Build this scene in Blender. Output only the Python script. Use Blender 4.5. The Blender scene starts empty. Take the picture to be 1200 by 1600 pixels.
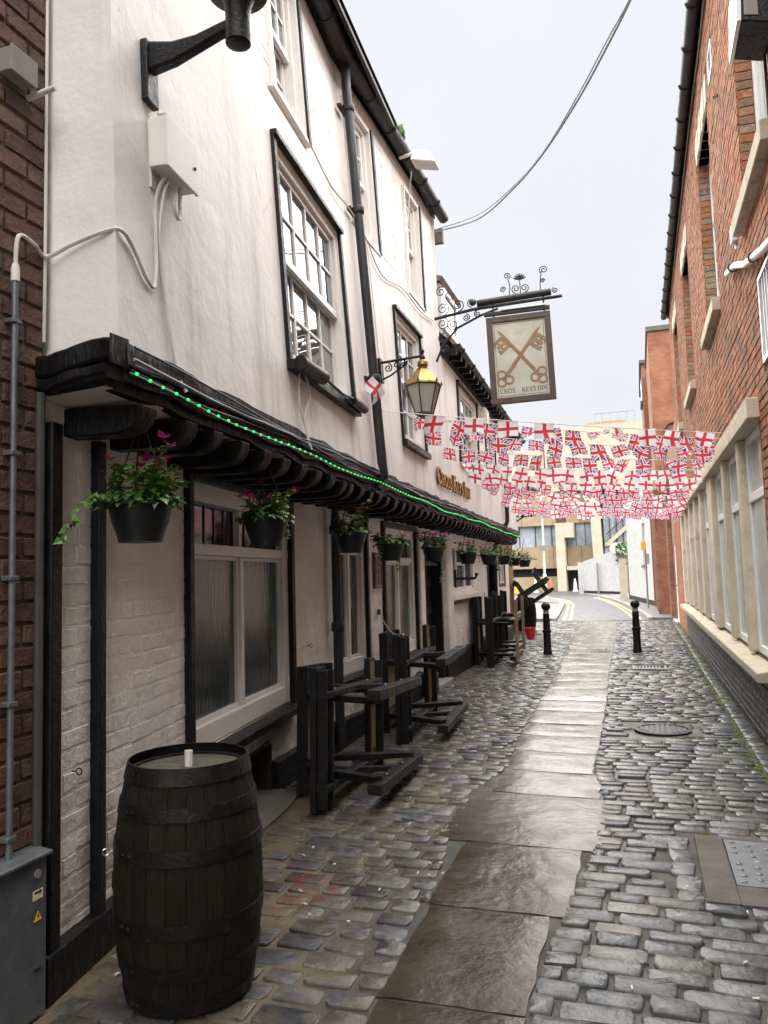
import bpy, math, random
import numpy as np
from mathutils import Matrix, Vector
random.seed(7)
rad = math.radians
SC = bpy.context.scene
COL = SC.collection

# ------------------------------------------------------------------ camera
F, HC = 1202.0, 1.6                       # focal length in photo pixels (1200 x 1600), eye height
VPX, VPY, ROLL = 1000.0, 888.0, rad(3.2)  # where the alley vanishes, camera roll
yw = Vector(((VPX-600)/F, -(VPY-800)/F, -1)).normalized()
up = Vector((-math.sin(ROLL), math.cos(ROLL), 0))
zw = (up - yw*up.dot(yw)).normalized()
xw = yw.cross(zw)
cam = bpy.data.cameras.new('Camera')
cam.sensor_fit = 'HORIZONTAL'; cam.sensor_width = 36; cam.lens = 36*F/1200
cam.clip_start = 0.05; cam.clip_end = 600
camo = bpy.data.objects.new('Camera', cam); COL.objects.link(camo)
camo.matrix_world = Matrix.Translation((0, 0, HC)) @ Matrix((xw, yw, zw)).to_4x4()
SC.camera = camo
CAM = Vector((0, 0, HC))

# ------------------------------------------------------------------ overcast sky, soft sun, exposure
SUN = Vector((0.21, 0.12, 0.97)).normalized()       # direction towards the veiled sun
wd = bpy.data.worlds.new('World'); SC.world = wd; wd.use_nodes = True
nt = wd.node_tree; nt.nodes.clear()
sky = nt.nodes.new('ShaderNodeTexSky'); sky.sky_type = 'NISHITA'; sky.sun_disc = False
sky.sun_elevation = math.asin(SUN.z); sky.sun_rotation = math.atan2(SUN.x, SUN.y)
sky.dust_density = 4; sky.ozone_density = 1
b1 = nt.nodes.new('ShaderNodeBackground'); b1.inputs[1].default_value = 0.05
b2 = nt.nodes.new('ShaderNodeBackground'); b2.inputs[1].default_value = 0.088
tc = nt.nodes.new('ShaderNodeTexCoord')
cl = nt.nodes.new('ShaderNodeTexNoise'); cl.inputs['Scale'].default_value = 2.2; cl.inputs['Detail'].default_value = 5
cr = nt.nodes.new('ShaderNodeValToRGB')
cr.color_ramp.elements[0].position = .3; cr.color_ramp.elements[0].color = (.85, .868, .90, 1)
cr.color_ramp.elements[1].position = .7; cr.color_ramp.elements[1].color = (.925, .938, .958, 1)
mx = nt.nodes.new('ShaderNodeMixShader'); mx.inputs[0].default_value = .96   # cloud cover
out = nt.nodes.new('ShaderNodeOutputWorld')
L = nt.links.new
L(tc.outputs['Generated'], cl.inputs['Vector']); L(cl.outputs['Fac'], cr.inputs[0])
L(sky.outputs[0], b1.inputs[0]); L(cr.outputs[0], b2.inputs[0])
L(b1.outputs[0], mx.inputs[1]); L(b2.outputs[0], mx.inputs[2]); L(mx.outputs[0], out.inputs[0])
sl = bpy.data.lights.new('Sun', 'SUN'); sl.energy = 1.5; sl.angle = rad(150); sl.color = (1, .965, .92)
so = bpy.data.objects.new('Sun', sl); COL.objects.link(so)
so.rotation_euler = (-SUN).to_track_quat('-Z', 'Y').to_euler(); so.location = (0, 0, 30)
vs = SC.view_settings
vs.view_transform = 'Standard'; vs.look = 'None'; vs.gamma = 1; vs.use_curve_mapping = False; vs.exposure = 3.45

# ------------------------------------------------------------------ helpers
def lerp(a, b, t): return a+(b-a)*t
def interp(x, xs, ys): return float(np.interp(x, xs, ys))
def jit(a): return random.uniform(-a, a)
WM = {}                                    # world matrix of every object that can be a parent

class MB:
    """collects geometry of ONE mesh"""
    def __init__(s): s.v = []; s.f = []; s.r = []; s.uv = None
    def add(s, vs, fs, rnd=0.0):
        n = len(s.v); s.v += [tuple(v) for v in vs]
        s.f += [tuple(i+n for i in f) for f in fs]; s.r += [rnd]*len(fs); return s
    def hexa(s, p, rnd=0.0):               # 8 corners: bottom ring 0-3, top ring 4-7
        return s.add(p, [(3,2,1,0),(4,5,6,7),(0,1,5,4),(1,2,6,5),(2,3,7,6),(3,0,4,7)], rnd)
    def box(s, a, b, rnd=0.0):
        x0,y0,z0 = a; x1,y1,z1 = b
        return s.hexa([(x0,y0,z0),(x1,y0,z0),(x1,y1,z0),(x0,y1,z0),(x0,y0,z1),(x1,y0,z1),(x1,y1,z1),(x0,y1,z1)], rnd)
    def bar(s, p, q, w, h, up=(0,0,1), rnd=0.0):
        p, q, up = Vector(p), Vector(q), Vector(up); d = (q-p).normalized()
        a = d.cross(up)
        if a.length < 1e-4: a = d.cross(Vector((1,0,0)))
        a.normalize(); b = a.cross(d).normalized(); a *= w/2; b *= h/2
        return s.hexa([p-a-b, p+a-b, q+a-b, q-a-b, p-a+b, p+a+b, q+a+b, q-a+b], rnd)
    def tube(s, pts, r, n=8, caps=True, rnd=0.0):
        pts = [Vector(p) for p in pts]; rs = r if isinstance(r, (list, tuple)) else [r]*len(pts)
        ref = Vector((0,0,1)) if abs((pts[-1]-pts[0]).normalized().z) < .9 else Vector((1,0,0))
        vs = []
        for i, p in enumerate(pts):
            d = (pts[min(i+1, len(pts)-1)]-pts[max(i-1, 0)]).normalized()
            a = d.cross(ref)
            if a.length < 1e-3: a = d.cross(Vector((0,1,0)))
            a.normalize(); b = d.cross(a).normalized()
            vs += [p+(a*math.cos(t)+b*math.sin(t))*rs[i] for t in (2*math.pi*k/n for k in range(n))]
        fs = [(i*n+k, i*n+(k+1) % n, (i+1)*n+(k+1) % n, (i+1)*n+k) for i in range(len(pts)-1) for k in range(n)]
        if caps: fs += [tuple(range(n))[::-1], tuple((len(pts)-1)*n+k for k in range(n))]
        return s.add(vs, fs, rnd)
    def lathe(s, prof, c=(0,0,0), n=24, M=None, rnd=0.0, cap=True):
        c = Vector(c); vs = []
        for r, z in prof:
            for k in range(n):
                t = 2*math.pi*k/n; p = Vector((r*math.cos(t), r*math.sin(t), z))
                vs.append((M @ p if M else p)+c)
        m = len(prof)
        fs = [(i*n+k, i*n+(k+1) % n, (i+1)*n+(k+1) % n, (i+1)*n+k) for i in range(m-1) for k in range(n)]
        if cap: fs += [tuple(range(n))[::-1], tuple((m-1)*n+k for k in range(n))]
        return s.add(vs, fs, rnd)
    def prism(s, poly, M, d0, d1, rnd=0.0):
        n = len(poly)
        vs = [M @ Vector((x, y, d0)) for x, y in poly]+[M @ Vector((x, y, d1)) for x, y in poly]
        fs = [tuple(range(n))[::-1], tuple(range(n, 2*n))]+[(i, (i+1) % n, n+(i+1) % n, n+i) for i in range(n)]
        return s.add(vs, fs, rnd)
    def mesh(s, name, smooth=False):
        me = bpy.data.meshes.new(name); me.from_pydata(s.v, [], s.f)
        if any(s.r):
            at = me.attributes.new('rnd', 'FLOAT', 'FACE'); at.data.foreach_set('value', s.r)
        if s.uv:
            ul = me.uv_layers.new(name='UVMap')
            ul.data.foreach_set('uv', [c for f in s.f for i in f for c in s.uv[i]])
        if smooth:
            me.shade_smooth(); me.set_sharp_from_angle(angle=rad(smooth if smooth is not True else 38))
        return me

def put(o, parent, world=None):
    """link, parent, remember the world matrix"""
    COL.objects.link(o); world = world or Matrix.Identity(4)
    if parent is not None:
        o.parent = parent; o.matrix_parent_inverse = WM[parent.name].inverted()
    o.matrix_basis = world; WM[o.name] = world
    return o
def tag(o, label=None, cat=None, group=None, kind=None):
    for k, v in (('label', label), ('category', cat), ('group', group), ('kind', kind)):
        if v: o[k] = v
    return o
def obj(name, mb, mat, parent=None, smooth=False, bevel=0.0, seg=2):
    if parent is None and mb.v:            # top-level: origin at the middle of its base
        a = np.array(mb.v); c = (a.min(0)+a.max(0))/2; c[2] = a[:, 2].min()
        mb.v = [tuple(p) for p in (a-c)]; w = Matrix.Translation(c)
    else: w = None
    me = mb.mesh(name, smooth); me.materials.append(mat)
    o = put(bpy.data.objects.new(name, me), parent, w)
    if bevel:
        m = o.modifiers.new('Bevel', 'BEVEL'); m.width = bevel; m.segments = seg; m.limit_method = 'ANGLE'; m.angle_limit = rad(40)
    return o
def inst(name, me, world, parent): return put(bpy.data.objects.new(name, me), parent, world)
def thing(name, label, cat, loc=(0,0,0), group=None):
    o = bpy.data.objects.new(name, None); o.empty_display_size = .2
    return tag(put(o, None, Matrix.Translation(loc)), label, cat, group)
def copytree(o, world=None, parent=None):
    c = o.copy(); COL.objects.link(c)
    if parent is not None: c.parent = parent; c.matrix_parent_inverse = o.matrix_parent_inverse.copy()
    if world is not None: c.matrix_basis = world
    WM[c.name] = world or WM[o.name]
    for ch in list(o.children): copytree(ch, None, c)
    return c

# ------------------------------------------------------------------ materials
def nd(nt, t, ins=None, **kw):
    n = nt.nodes.new('ShaderNode'+t)
    for k, v in kw.items(): setattr(n, k, v)
    for k, v in (ins or {}).items():
        if isinstance(v, bpy.types.NodeSocket): nt.links.new(v, n.inputs[k])
        else: n.inputs[k].default_value = v
    return n
def rgb(c): return (c[0], c[1], c[2], 1)
def ramp(nt, fac, stops):
    n = nt.nodes.new('ShaderNodeValToRGB'); nt.links.new(fac, n.inputs[0]); e = n.color_ramp.elements
    while len(e) < len(stops): e.new(.5)
    for x, (p, c) in zip(e, stops): x.position = p; x.color = rgb(c)
    return n.outputs[0]
def mixc(nt, f, a, b, mode='MIX'):
    n = nt.nodes.new('ShaderNodeMix'); n.data_type = 'RGBA'; n.blend_type = mode
    for i, v in ((0, f), (6, a), (7, b)):
        if isinstance(v, bpy.types.NodeSocket): nt.links.new(v, n.inputs[i])
        elif i == 0: n.inputs[0].default_value = v
        else: n.inputs[i].default_value = rgb(v)
    return n.outputs[2]
def maprange(nt, v, a, b, c, d):
    return nd(nt, 'MapRange', {0: v, 1: a, 2: b, 3: c, 4: d}).outputs[0]
def math_(nt, op, a, b=0.0, c=0.0):
    return nd(nt, 'Math', {0: a, 1: b, 2: c}, operation=op).outputs[0]
def start(name):
    m = bpy.data.materials.new(name); m.use_nodes = True; nt = m.node_tree
    p = nt.nodes['Principled BSDF']; g = nd(nt, 'NewGeometry')
    return m, nt, p, g.outputs['Position']
def rndval(nt):
    a = nd(nt, 'Attribute', attribute_name='rnd'); o = nd(nt, 'ObjectInfo')
    return math_(nt, 'FRACT', math_(nt, 'ADD', a.outputs['Fac'], o.outputs['Random']))
def noise(nt, vec, scale, detail=4, rough=.55, stretch=None):
    if stretch: vec = nd(nt, 'Mapping', {0: vec, 'Scale': stretch}).outputs[0]
    return nd(nt, 'TexNoise', {'Vector': vec, 'Scale': scale, 'Detail': detail, 'Roughness': rough}).outputs['Fac']
def mat(name, c1, c2=None, scale=6, rough=.5, rough2=None, bump=0., bscale=60, rnd=None, metal=0., spec=.4,
        stretch=None, dirt=None, dscale=3, damt=(.55, .75), coat=0., bstretch=None):
    """c1-c2 mottling, optional per-piece colours (rnd), optional dirt patches with their own shape, fine relief"""
    m, nt, p, pos = start(name)
    col = ramp(nt, noise(nt, pos, scale, 6, .6, stretch), [(.32, c1), (.68, c2 or c1)])
    if rnd:
        n = len(rnd); r = ramp(nt, rndval(nt), [(i/max(1, n-1)*.98, c) for i, c in enumerate(rnd)])
        col = mixc(nt, 1, r, col, 'MULTIPLY')
    if dirt:
        f = maprange(nt, noise(nt, pos, dscale, 8, .65), damt[0], damt[1], 0, 1); col = mixc(nt, f, col, dirt)
    nt.links.new(col, p.inputs['Base Color'])
    if rough2 is None: p.inputs['Roughness'].default_value = rough
    else: nt.links.new(maprange(nt, noise(nt, pos, scale*1.7, 5), .35, .65, rough, rough2), p.inputs['Roughness'])
    p.inputs['Metallic'].default_value = metal; p.inputs['Specular IOR Level'].default_value = spec
    if coat: p.inputs['Coat Weight'].default_value = coat; p.inputs['Coat Roughness'].default_value = .1
    if bump:
        b = nd(nt, 'Bump', {'Height': noise(nt, pos, bscale, 5, .6, bstretch), 'Strength': min(1, bump), 'Distance': .02*max(1, bump)})
        nt.links.new(b.outputs[0], p.inputs['Normal'])
    return m
def emit(name, c, s):
    m, nt, p, pos = start(name)
    p.inputs['Base Color'].default_value = rgb(c); p.inputs['Emission Color'].default_value = rgb(c); p.inputs['Emission Strength'].default_value = s
    return m

def plaster_mat():
    m, nt, p, pos = start('plaster')
    a = ramp(nt, noise(nt, pos, 1.3, 7, .62), [(.3, (.745, .71, .685)), (.7, (.85, .82, .80))])
    st = maprange(nt, noise(nt, pos, 5, 6, .6, (1, 1, .10)), .52, .70, 0, .68)        # rain streaks
    a = mixc(nt, st, a, (.50, .46, .43))
    sp = maprange(nt, noise(nt, pos, 26, 3, .5), .72, .80, 0, .6); a = mixc(nt, sp, a, (.34, .29, .25))
    pt = maprange(nt, noise(nt, pos, .55, 3, .5), .50, .56, 0, .22); a = mixc(nt, pt, a, (.66, .61, .60))
    cr = nd(nt, 'TexVoronoi', {'Vector': nd(nt, 'Mapping', {0: pos, 'Scale': (1, 1, .45)}).outputs[0], 'Scale': .9}, feature='DISTANCE_TO_EDGE')
    wob = math_(nt, 'ADD', cr.outputs['Distance'], math_(nt, 'MULTIPLY', noise(nt, pos, 9, 5), .012))
    ck = math_(nt, 'MULTIPLY', maprange(nt, wob, .0045, .009, 1, 0), maprange(nt, noise(nt, pos, 1.1, 2), .52, .6, 0, .55))
    a = mixc(nt, ck, a, (.25, .21, .18))
    nt.links.new(a, p.inputs['Base Color']); p.inputs['Roughness'].default_value = .62
    h = math_(nt, 'ADD', noise(nt, pos, 2.2, 6, .6), math_(nt, 'MULTIPLY', noise(nt, pos, 70, 3), .02))
    h = math_(nt, 'SUBTRACT', h, math_(nt, 'MULTIPLY', ck, .25))
    nt.links.new(nd(nt, 'Bump', {'Height': h, 'Strength': .5, 'Distance': .035}).outputs[0], p.inputs['Normal'])
    return m
def paintbrick_mat():
    m, nt, p, pos = start('painted_brick')
    a = ramp(nt, noise(nt, pos, 3, 7, .65), [(.3, (.72, .675, .63)), (.7, (.85, .80, .755))])
    z = nd(nt, 'SeparateXYZ', {0: pos}).outputs[2]
    lo = math_(nt, 'MULTIPLY', maprange(nt, z, .3, 1.1, 1, 0), maprange(nt, noise(nt, pos, 4, 8, .7), .38, .66, 0, .8))  # splash dirt
    a = mixc(nt, lo, a, (.23, .21, .18))
    sp = maprange(nt, noise(nt, pos, 30, 4, .6), .68, .8, 0, .6); a = mixc(nt, sp, a, (.30, .26, .22))
    nt.links.new(a, p.inputs['Base Color']); p.inputs['Roughness'].default_value = .78; p.inputs['Specular IOR Level'].default_value = .2
    h = math_(nt, 'ADD', noise(nt, pos, 7, 7, .62), math_(nt, 'MULTIPLY', noise(nt, pos, 90, 3), .05))
    nt.links.new(nd(nt, 'Bump', {'Height': h, 'Strength': .9, 'Distance': .024}).outputs[0], p.inputs['Normal'])
    return m
def glass_mat(name, base, rough, ior, ribs=0., rs=(60, 60, 5), rib_scale=1.):
    m, nt, p, pos = start(name)
    nt.links.new(ramp(nt, noise(nt, pos, 1.5, 3), [(.3, base), (.7, tuple(c*1.6 for c in base))]), p.inputs['Base Color'])
    p.inputs['Roughness'].default_value = rough; p.inputs['IOR'].default_value = ior
    if ribs:
        nt.links.new(nd(nt, 'Bump', {'Height': noise(nt, pos, rib_scale, 2, .4, rs), 'Strength': ribs, 'Distance': .01}).outputs[0], p.inputs['Normal'])
    else:
        nt.links.new(nd(nt, 'Bump', {'Height': noise(nt, pos, 3, 2), 'Strength': .05, 'Distance': .02}).outputs[0], p.inputs['Normal'])
    return m
def sett_mat(name, cols, mud, mudamt, rough, paint=None):
    m, nt, p, pos = start(name)
    c = mixc(nt, 1, ramp(nt, rndval(nt), [(i/(len(cols)-1)*.98, x) for i, x in enumerate(cols)]),
             ramp(nt, noise(nt, pos, 22, 6, .65), [(.3, (.55, .55, .55)), (.7, (1.2, 1.2, 1.2))]), 'MULTIPLY')
    f = maprange(nt, noise(nt, pos, 2.4, 7, .65), mudamt[0], mudamt[1], 0, .85); c = mixc(nt, f, c, mud)
    if paint:                                # an old splash of red paint
        dd = nd(nt, 'VectorMath', {0: pos, 1: paint}, operation='DISTANCE').outputs['Value']
        c = mixc(nt, math_(nt, 'MULTIPLY', maprange(nt, dd, .12, .42, 1, 0), maprange(nt, noise(nt, pos, 13, 6, .7), .48, .6, 0, .7)), c, (.20, .015, .022))
    nt.links.new(c, p.inputs['Base Color'])
    p.inputs['IOR'].default_value = 1.42
    r = maprange(nt, noise(nt, pos, 5, 5, .6), .35, .65, rough[0], rough[1]); nt.links.new(r, p.inputs['Roughness'])
    h = math_(nt, 'ADD', noise(nt, pos, 34, 5, .6), math_(nt, 'MULTIPLY', noise(nt, pos, 140, 3), .25))
    nt.links.new(nd(nt, 'Bump', {'Height': h, 'Strength': .55, 'Distance': .008}).outputs[0], p.inputs['Normal'])
    return m
def bed_mat():
    m, nt, p, pos = start('joint_dirt')
    x = nd(nt, 'SeparateXYZ', {0: pos})
    a = ramp(nt, noise(nt, pos, 14, 8, .7), [(.3, (.016, .014, .011)), (.55, (.036, .031, .024)), (.75, (.07, .06, .045))])
    moss = math_(nt, 'MULTIPLY', maprange(nt, noise(nt, pos, 1.7, 6, .65), .48, .62, 0, .85), maprange(nt, x.outputs[0], -.9, .7, .25, 1))
    a = mixc(nt, moss, a, (.035, .05, .012))
    sand = math_(nt, 'MULTIPLY', maprange(nt, x.outputs[0], -1.1, -1.6, 0, 1), maprange(nt, noise(nt, pos, 1.2, 6, .6), .35, .6, 0, .8))
    sand = math_(nt, 'MULTIPLY', sand, maprange(nt, x.outputs[1], 9, 5, 0, 1))
    a = mixc(nt, sand, a, (.155, .12, .066))
    nt.links.new(a, p.inputs['Base Color'])
    nt.links.new(maprange(nt, noise(nt, pos, 3, 5), .35, .65, .3, .75), p.inputs['Roughness'])
    h = math_(nt, 'ADD', noise(nt, pos, 8, 5), math_(nt, 'MULTIPLY', noise(nt, pos, 120, 4), .35))
    nt.links.new(nd(nt, 'Bump', {'Height': h, 'Strength': .8, 'Distance': .012}).outputs[0], p.inputs['Normal'])
    return m
def flag_mat():
    m, nt, p, pos = start('wet_flagstone')
    y = nd(nt, 'SeparateXYZ', {0: pos}).outputs[1]
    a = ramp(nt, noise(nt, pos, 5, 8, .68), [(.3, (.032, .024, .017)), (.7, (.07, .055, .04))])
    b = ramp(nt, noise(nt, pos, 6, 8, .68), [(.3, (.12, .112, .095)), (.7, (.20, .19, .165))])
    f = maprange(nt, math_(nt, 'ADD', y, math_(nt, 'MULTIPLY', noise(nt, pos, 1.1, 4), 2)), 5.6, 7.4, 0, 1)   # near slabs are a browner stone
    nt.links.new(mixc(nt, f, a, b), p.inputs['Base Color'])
    nt.links.new(maprange(nt, noise(nt, pos, 3.2, 6, .62), .38, .62, .05, .30), p.inputs['Roughness'])
    p.inputs['IOR'].default_value = 1.33
    h = math_(nt, 'ADD', noise(nt, pos, 3.5, 6, .55), math_(nt, 'MULTIPLY', noise(nt, pos, 17, 6, .62), .4))
    nt.links.new(nd(nt, 'Bump', {'Height': h, 'Strength': .75, 'Distance': .0125}).outputs[0], p.inputs['Normal'])
    return m
def cloth_flag(name, union):
    m, nt, p, pos = start(name)
    uv = nd(nt, 'SeparateXYZ', {0: nd(nt, 'TexCoord').outputs['UV']})
    x = math_(nt, 'ABSOLUTE', math_(nt, 'MULTIPLY_ADD', uv.outputs[0], 2, -1))
    y = math_(nt, 'ABSOLUTE', math_(nt, 'MULTIPLY_ADD', uv.outputs[1], 2, -1))
    def lt(a, b): return math_(nt, 'LESS_THAN', a, b)
    red, white, blue = (.58, .05, .075), (.82, .81, .84), (.065, .065, .28)
    xs = math_(nt, 'MULTIPLY', x, 1.2)
    k = math_(nt, 'MINIMUM', xs, y)
    if union:
        d = math_(nt, 'ABSOLUTE', math_(nt, 'SUBTRACT', x, y))
        c = mixc(nt, lt(d, .26), blue, white); c = mixc(nt, lt(d, .10), c, red)
        c = mixc(nt, lt(k, .34), c, white); c = mixc(nt, lt(k, .2), c, red)
    else:
        c = mixc(nt, lt(k, .2), white, red)
    nt.links.new(c, p.inputs['Base Color']); p.inputs['Roughness'].default_value = .7
    tr = nd(nt, 'BsdfTranslucent', {0: c}); mxs = nd(nt, 'MixShader', {0: .5, 1: p.outputs[0], 2: tr.outputs[0]})
    nt.links.new(mxs.outputs[0], nt.nodes['Material Output'].inputs[0])
    return m
def brickwork_mat(name, c1, c2, mortar, sx=.235, sz=.078, axis='X'):
    """far brickwork whose single bricks are under ten pixels"""
    m, nt, p, pos = start(name)
    s = nd(nt, 'SeparateXYZ', {0: pos})
    v = nd(nt, 'CombineXYZ', {0: s.outputs[0 if axis == 'X' else 1], 1: s.outputs[2]}).outputs[0]
    b = nd(nt, 'TexBrick', {'Vector': v, 'Color1': rgb(c1), 'Color2': rgb(c2), 'Mortar': rgb(mortar), 'Scale': 1., 'Mortar Size': .012, 'Brick Width': sx, 'Row Height': sz})
    c = mixc(nt, maprange(nt, noise(nt, pos, 1.6, 7, .7), .42, .62, 0, .75), b.outputs[0], tuple(x*.45 for x in c1))
    nt.links.new(c, p.inputs['Base Color']); p.inputs['Roughness'].default_value = .8
    nt.links.new(nd(nt, 'Bump', {'Height': b.outputs[1], 'Strength': .5, 'Distance': -.01}).outputs[0], p.inputs['Normal'])
    return m

PLASTER, PBRICK = plaster_mat(), paintbrick_mat()
BLACK = mat('black_paint', (.005, .005, .0055), (.010, .010, .010), 9, .28, .5, .35, 50, dirt=(.025, .022, .02), dscale=14, damt=(.66, .8), spec=.25)
BLACKWOOD = mat('black_timber', (.004, .004, .0045), (.009, .0085, .0085), 10, .3, .55, .5, 30, bstretch=(1, 1, .3), dirt=(.04, .036, .032), dscale=18, damt=(.66, .82), spec=.22)
TABLEW = mat('black_stained_wood', (.004, .004, .0045), (.010, .0095, .0095), 12, .32, .6, .4, 60, dirt=(.06, .038, .02), dscale=5, damt=(.64, .8), spec=.25)
RAWWOOD = mat('weathered_wood', (.16, .105, .055), (.27, .185, .10), 14, .7, None, .4, 40, stretch=(3, 3, .4))
BARRELW = mat('barrel_oak', (.0075, .006, .0042), (.0145, .0115, .008), 16, .55, .75, .5, 45, stretch=(3, 3, .25), bstretch=(3, 3, .2), rnd=[(.7,.7,.7), (1.4,1.3,1.15), (.95,.95,.9), (1.1,1.05,1)], spec=.2, dirt=(.024, .02, .015), dscale=11, damt=(.6, .8))
HOOP = mat('hoop_iron', (.003, .003, .003), (.008, .0078, .007), 18, .4, .6, .3, 60, spec=.25, dirt=(.03, .014, .007), dscale=16, damt=(.55, .72))
LID = mat('barrel_lid', (.05, .05, .033), (.09, .088, .06), 7, .35, .6, .4, 40, dirt=(.035, .05, .018), dscale=6)
WHITEP = mat('white_gloss', (.70, .665, .63), (.78, .74, .71), 6, .35, None, .15, 40, dirt=(.45, .40, .36), dscale=9, damt=(.62, .8))
UPVC = mat('white_frame', (.78, .79, .80), None, 5, .3)
GLASS = glass_mat('window_glass', (.06, .07, .075), .02, 3.4)
RIBGLASS = glass_mat('obscured_glass', (.035, .043, .04), .16, 1.5, .30, (38, 38, 4))
DGLASS = glass_mat('dark_leaded_glass', (.02, .02, .02), .08, 1.5)
CGLASS = glass_mat('curtained_glass', (.30, .33, .33), .04, 1.5)
FARGLASS = glass_mat('far_window_glass', (.22, .25, .28), .08, 1.5)
MAROON = mat('maroon_lead_light', (.030, .012, .012), (.055, .02, .02), 12, .35)
STEEL = mat('galvanised_steel', (.13, .145, .155), (.19, .205, .22), 12, .38, .55, .05, 40, metal=.55)
GREYP = mat('grey_plastic', (.22, .20, .18), (.27, .25, .23), 8, .5)
CREAMB = mat('off_white_enamel', (.60, .57, .53), (.68, .65, .61), 6, .4, dirt=(.28, .22, .16), dscale=12, damt=(.68, .85))
BRASS = mat('worn_brass', (.28, .185, .05), (.42, .295, .10), 9, .3, .5, .1, 30, metal=.7, dirt=(.08, .05, .02), dscale=9, damt=(.5, .66))
LAMPG = mat('frosted_lamp_glass', (.40, .37, .33), (.47, .44, .40), 4, .35)
GOLD = mat('gold_letter', (.50, .31, .10), (.72, .50, .22), 20, .35, .5, .1, 50, metal=.5)
GOLDEDGE = mat('brown_paint', (.12, .065, .025), (.2, .11, .045), 20, .5)
ORANGEB = mat('orange_brick', (.75, .75, .75), (1.1, 1.1, 1.1), 14, .82, None, .7, 50, rnd=[(.32,.108,.044), (.42,.168,.074), (.36,.13,.056), (.29,.135,.076), (.43,.20,.096), (.24,.085,.045), (.39,.147,.062)], dirt=(.12, .078, .052), dscale=1.8, damt=(.48, .74))
REVEALB = mat('reveal_brick', (.75, .75, .75), (1.15, 1.15, 1.1), 18, .85, None, .8, 40, rnd=[(.23,.15,.11), (.37,.14,.07), (.30,.25,.18), (.22,.13,.10), (.40,.16,.08)], dirt=(.42, .37, .30), dscale=9, damt=(.62, .8))
BROWNB = mat('brown_brick', (.7, .7, .7), (1.1, 1.1, 1.1), 16, .7, None, .7, 50, rnd=[(.12,.06,.042), (.155,.08,.055), (.105,.056,.042), (.19,.115,.078), (.135,.068,.048)], dirt=(.05, .035, .028), dscale=5, damt=(.5, .75))
BLUEB = mat('blue_brick', (.8, .8, .8), (1.15, 1.15, 1.15), 14, .4, .6, .4, 50, rnd=[(.035,.031,.034), (.047,.04,.04), (.055,.046,.045), (.03,.028,.032)])
MORTAR = mat('mortar', (.20, .16, .12), (.30, .25, .20), 20, .9, None, .5, 80)
DMORTAR = mat('dark_mortar', (.11, .085, .062), (.17, .135, .10), 20, .9, None, .5, 80)
STONE = mat('sandstone', (.50, .43, .33), (.64, .565, .45), 4, .75, None, .35, 70, dirt=(.21, .185, .13), dscale=5, damt=(.58, .8))
SILLST = mat('mossy_sandstone', (.42, .37, .27), (.56, .50, .38), 6, .7, None, .4, 70, dirt=(.15, .14, .07), dscale=6, damt=(.5, .7))
GUTTER = mat('black_iron', (.012, .0115, .012), (.022, .021, .021), 8, .4, .55, .15, 60)
TILES = mat('roof_tile', (.06, .045, .04), (.12, .085, .07), 10, .75, None, .5, 40, rnd=[(.8,.8,.8), (1.3,1.2,1.1), (1,.95,.9)], dirt=(.05, .065, .03), dscale=5)
SETT_R = sett_mat('granite_sett', [(.08,.086,.093), (.13,.134,.136), (.062,.067,.076), (.18,.168,.148), (.105,.11,.117), (.125,.12,.107)], (.13, .11, .07), (.64, .88), (.12, .40))
SETT_L = sett_mat('muddy_granite_sett', [(.045,.048,.054), (.075,.075,.08), (.10,.097,.09), (.035,.038,.044), (.085,.078,.066)], (.13, .10, .058), (.46, .66), (.16, .5), (-1.78, 3.75, .02))
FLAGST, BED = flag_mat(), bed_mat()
ASPH = mat('wet_asphalt', (.06, .063, .07), (.09, .093, .10), 3, .4, .6, .3, 160)
PAVE = mat('wet_paving', (.10, .10, .10), (.16, .157, .153), 4, .3, .6, .25, 60)
KERB = mat('kerb_stone', (.20, .20, .195), (.30, .295, .285), 9, .4, .6, .3, 60)
YELLOW = mat('road_yellow', (.50, .40, .10), (.62, .52, .22), 10, .5)
CONC = mat('beige_concrete', (.27, .205, .12), (.35, .275, .175), 2, .85, None, .2, 40, dirt=(.30, .25, .17), dscale=1.2, damt=(.55, .8))
CONC2 = mat('pale_concrete', (.40, .36, .275), (.47, .43, .34), 2, .8)
GREYC = mat('grey_concrete', (.075, .069, .058), (.13, .12, .10), 5, .7, None, .4, 60)
WHITEW = mat('white_render', (.40, .40, .395), (.50, .50, .495), 3, .7, None, .4, 30, dirt=(.40, .39, .36), dscale=3, damt=(.62, .85))
DARK = mat('dark_void', (.012, .012, .012), (.02, .02, .02), 5, .8)
DARKDOOR = mat('dark_door', (.014, .011, .010), (.03, .024, .02), 10, .4)
PLASTICB = mat('black_plastic', (.007, .0075, .009), (.011, .012, .0135), 8, .36, .5)
LEAF = mat('leaf', (.045, .105, .026), (.09, .185, .042), 30, .45, rnd=[(.6,.7,.6), (1,1,1), (1.5,1.35,.9), (.9,1,1.0)])
PINK = mat('fuchsia_petal', (.42, .015, .15), (.60, .05, .27), 30, .5)
REDP = mat('red_petal', (.45, .02, .02), (.5, .05, .04), 30, .5)
STEM = mat('stem', (.10, .06, .025), (.14, .09, .04), 20, .6)
CABLE = mat('white_cable', (.55, .51, .47), (.66, .62, .58), 9, .5)
GCABLE = mat('grey_cable', (.20, .20, .205), (.28, .28, .285), 9, .5)
BCABLE = mat('black_cable', (.012, .012, .012), None, 9, .45)
GREENE = emit('green_bulb', (.02, .9, .16), .13)
GREENC = mat('green_lead', (.02, .13, .05), (.05, .25, .1), 30, .4)
SIGNBG = mat('sign_panel_paint', (.41, .40, .345), (.51, .50, .44), 4, .5, dirt=(.30, .27, .19), dscale=7, damt=(.56, .8))
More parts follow.
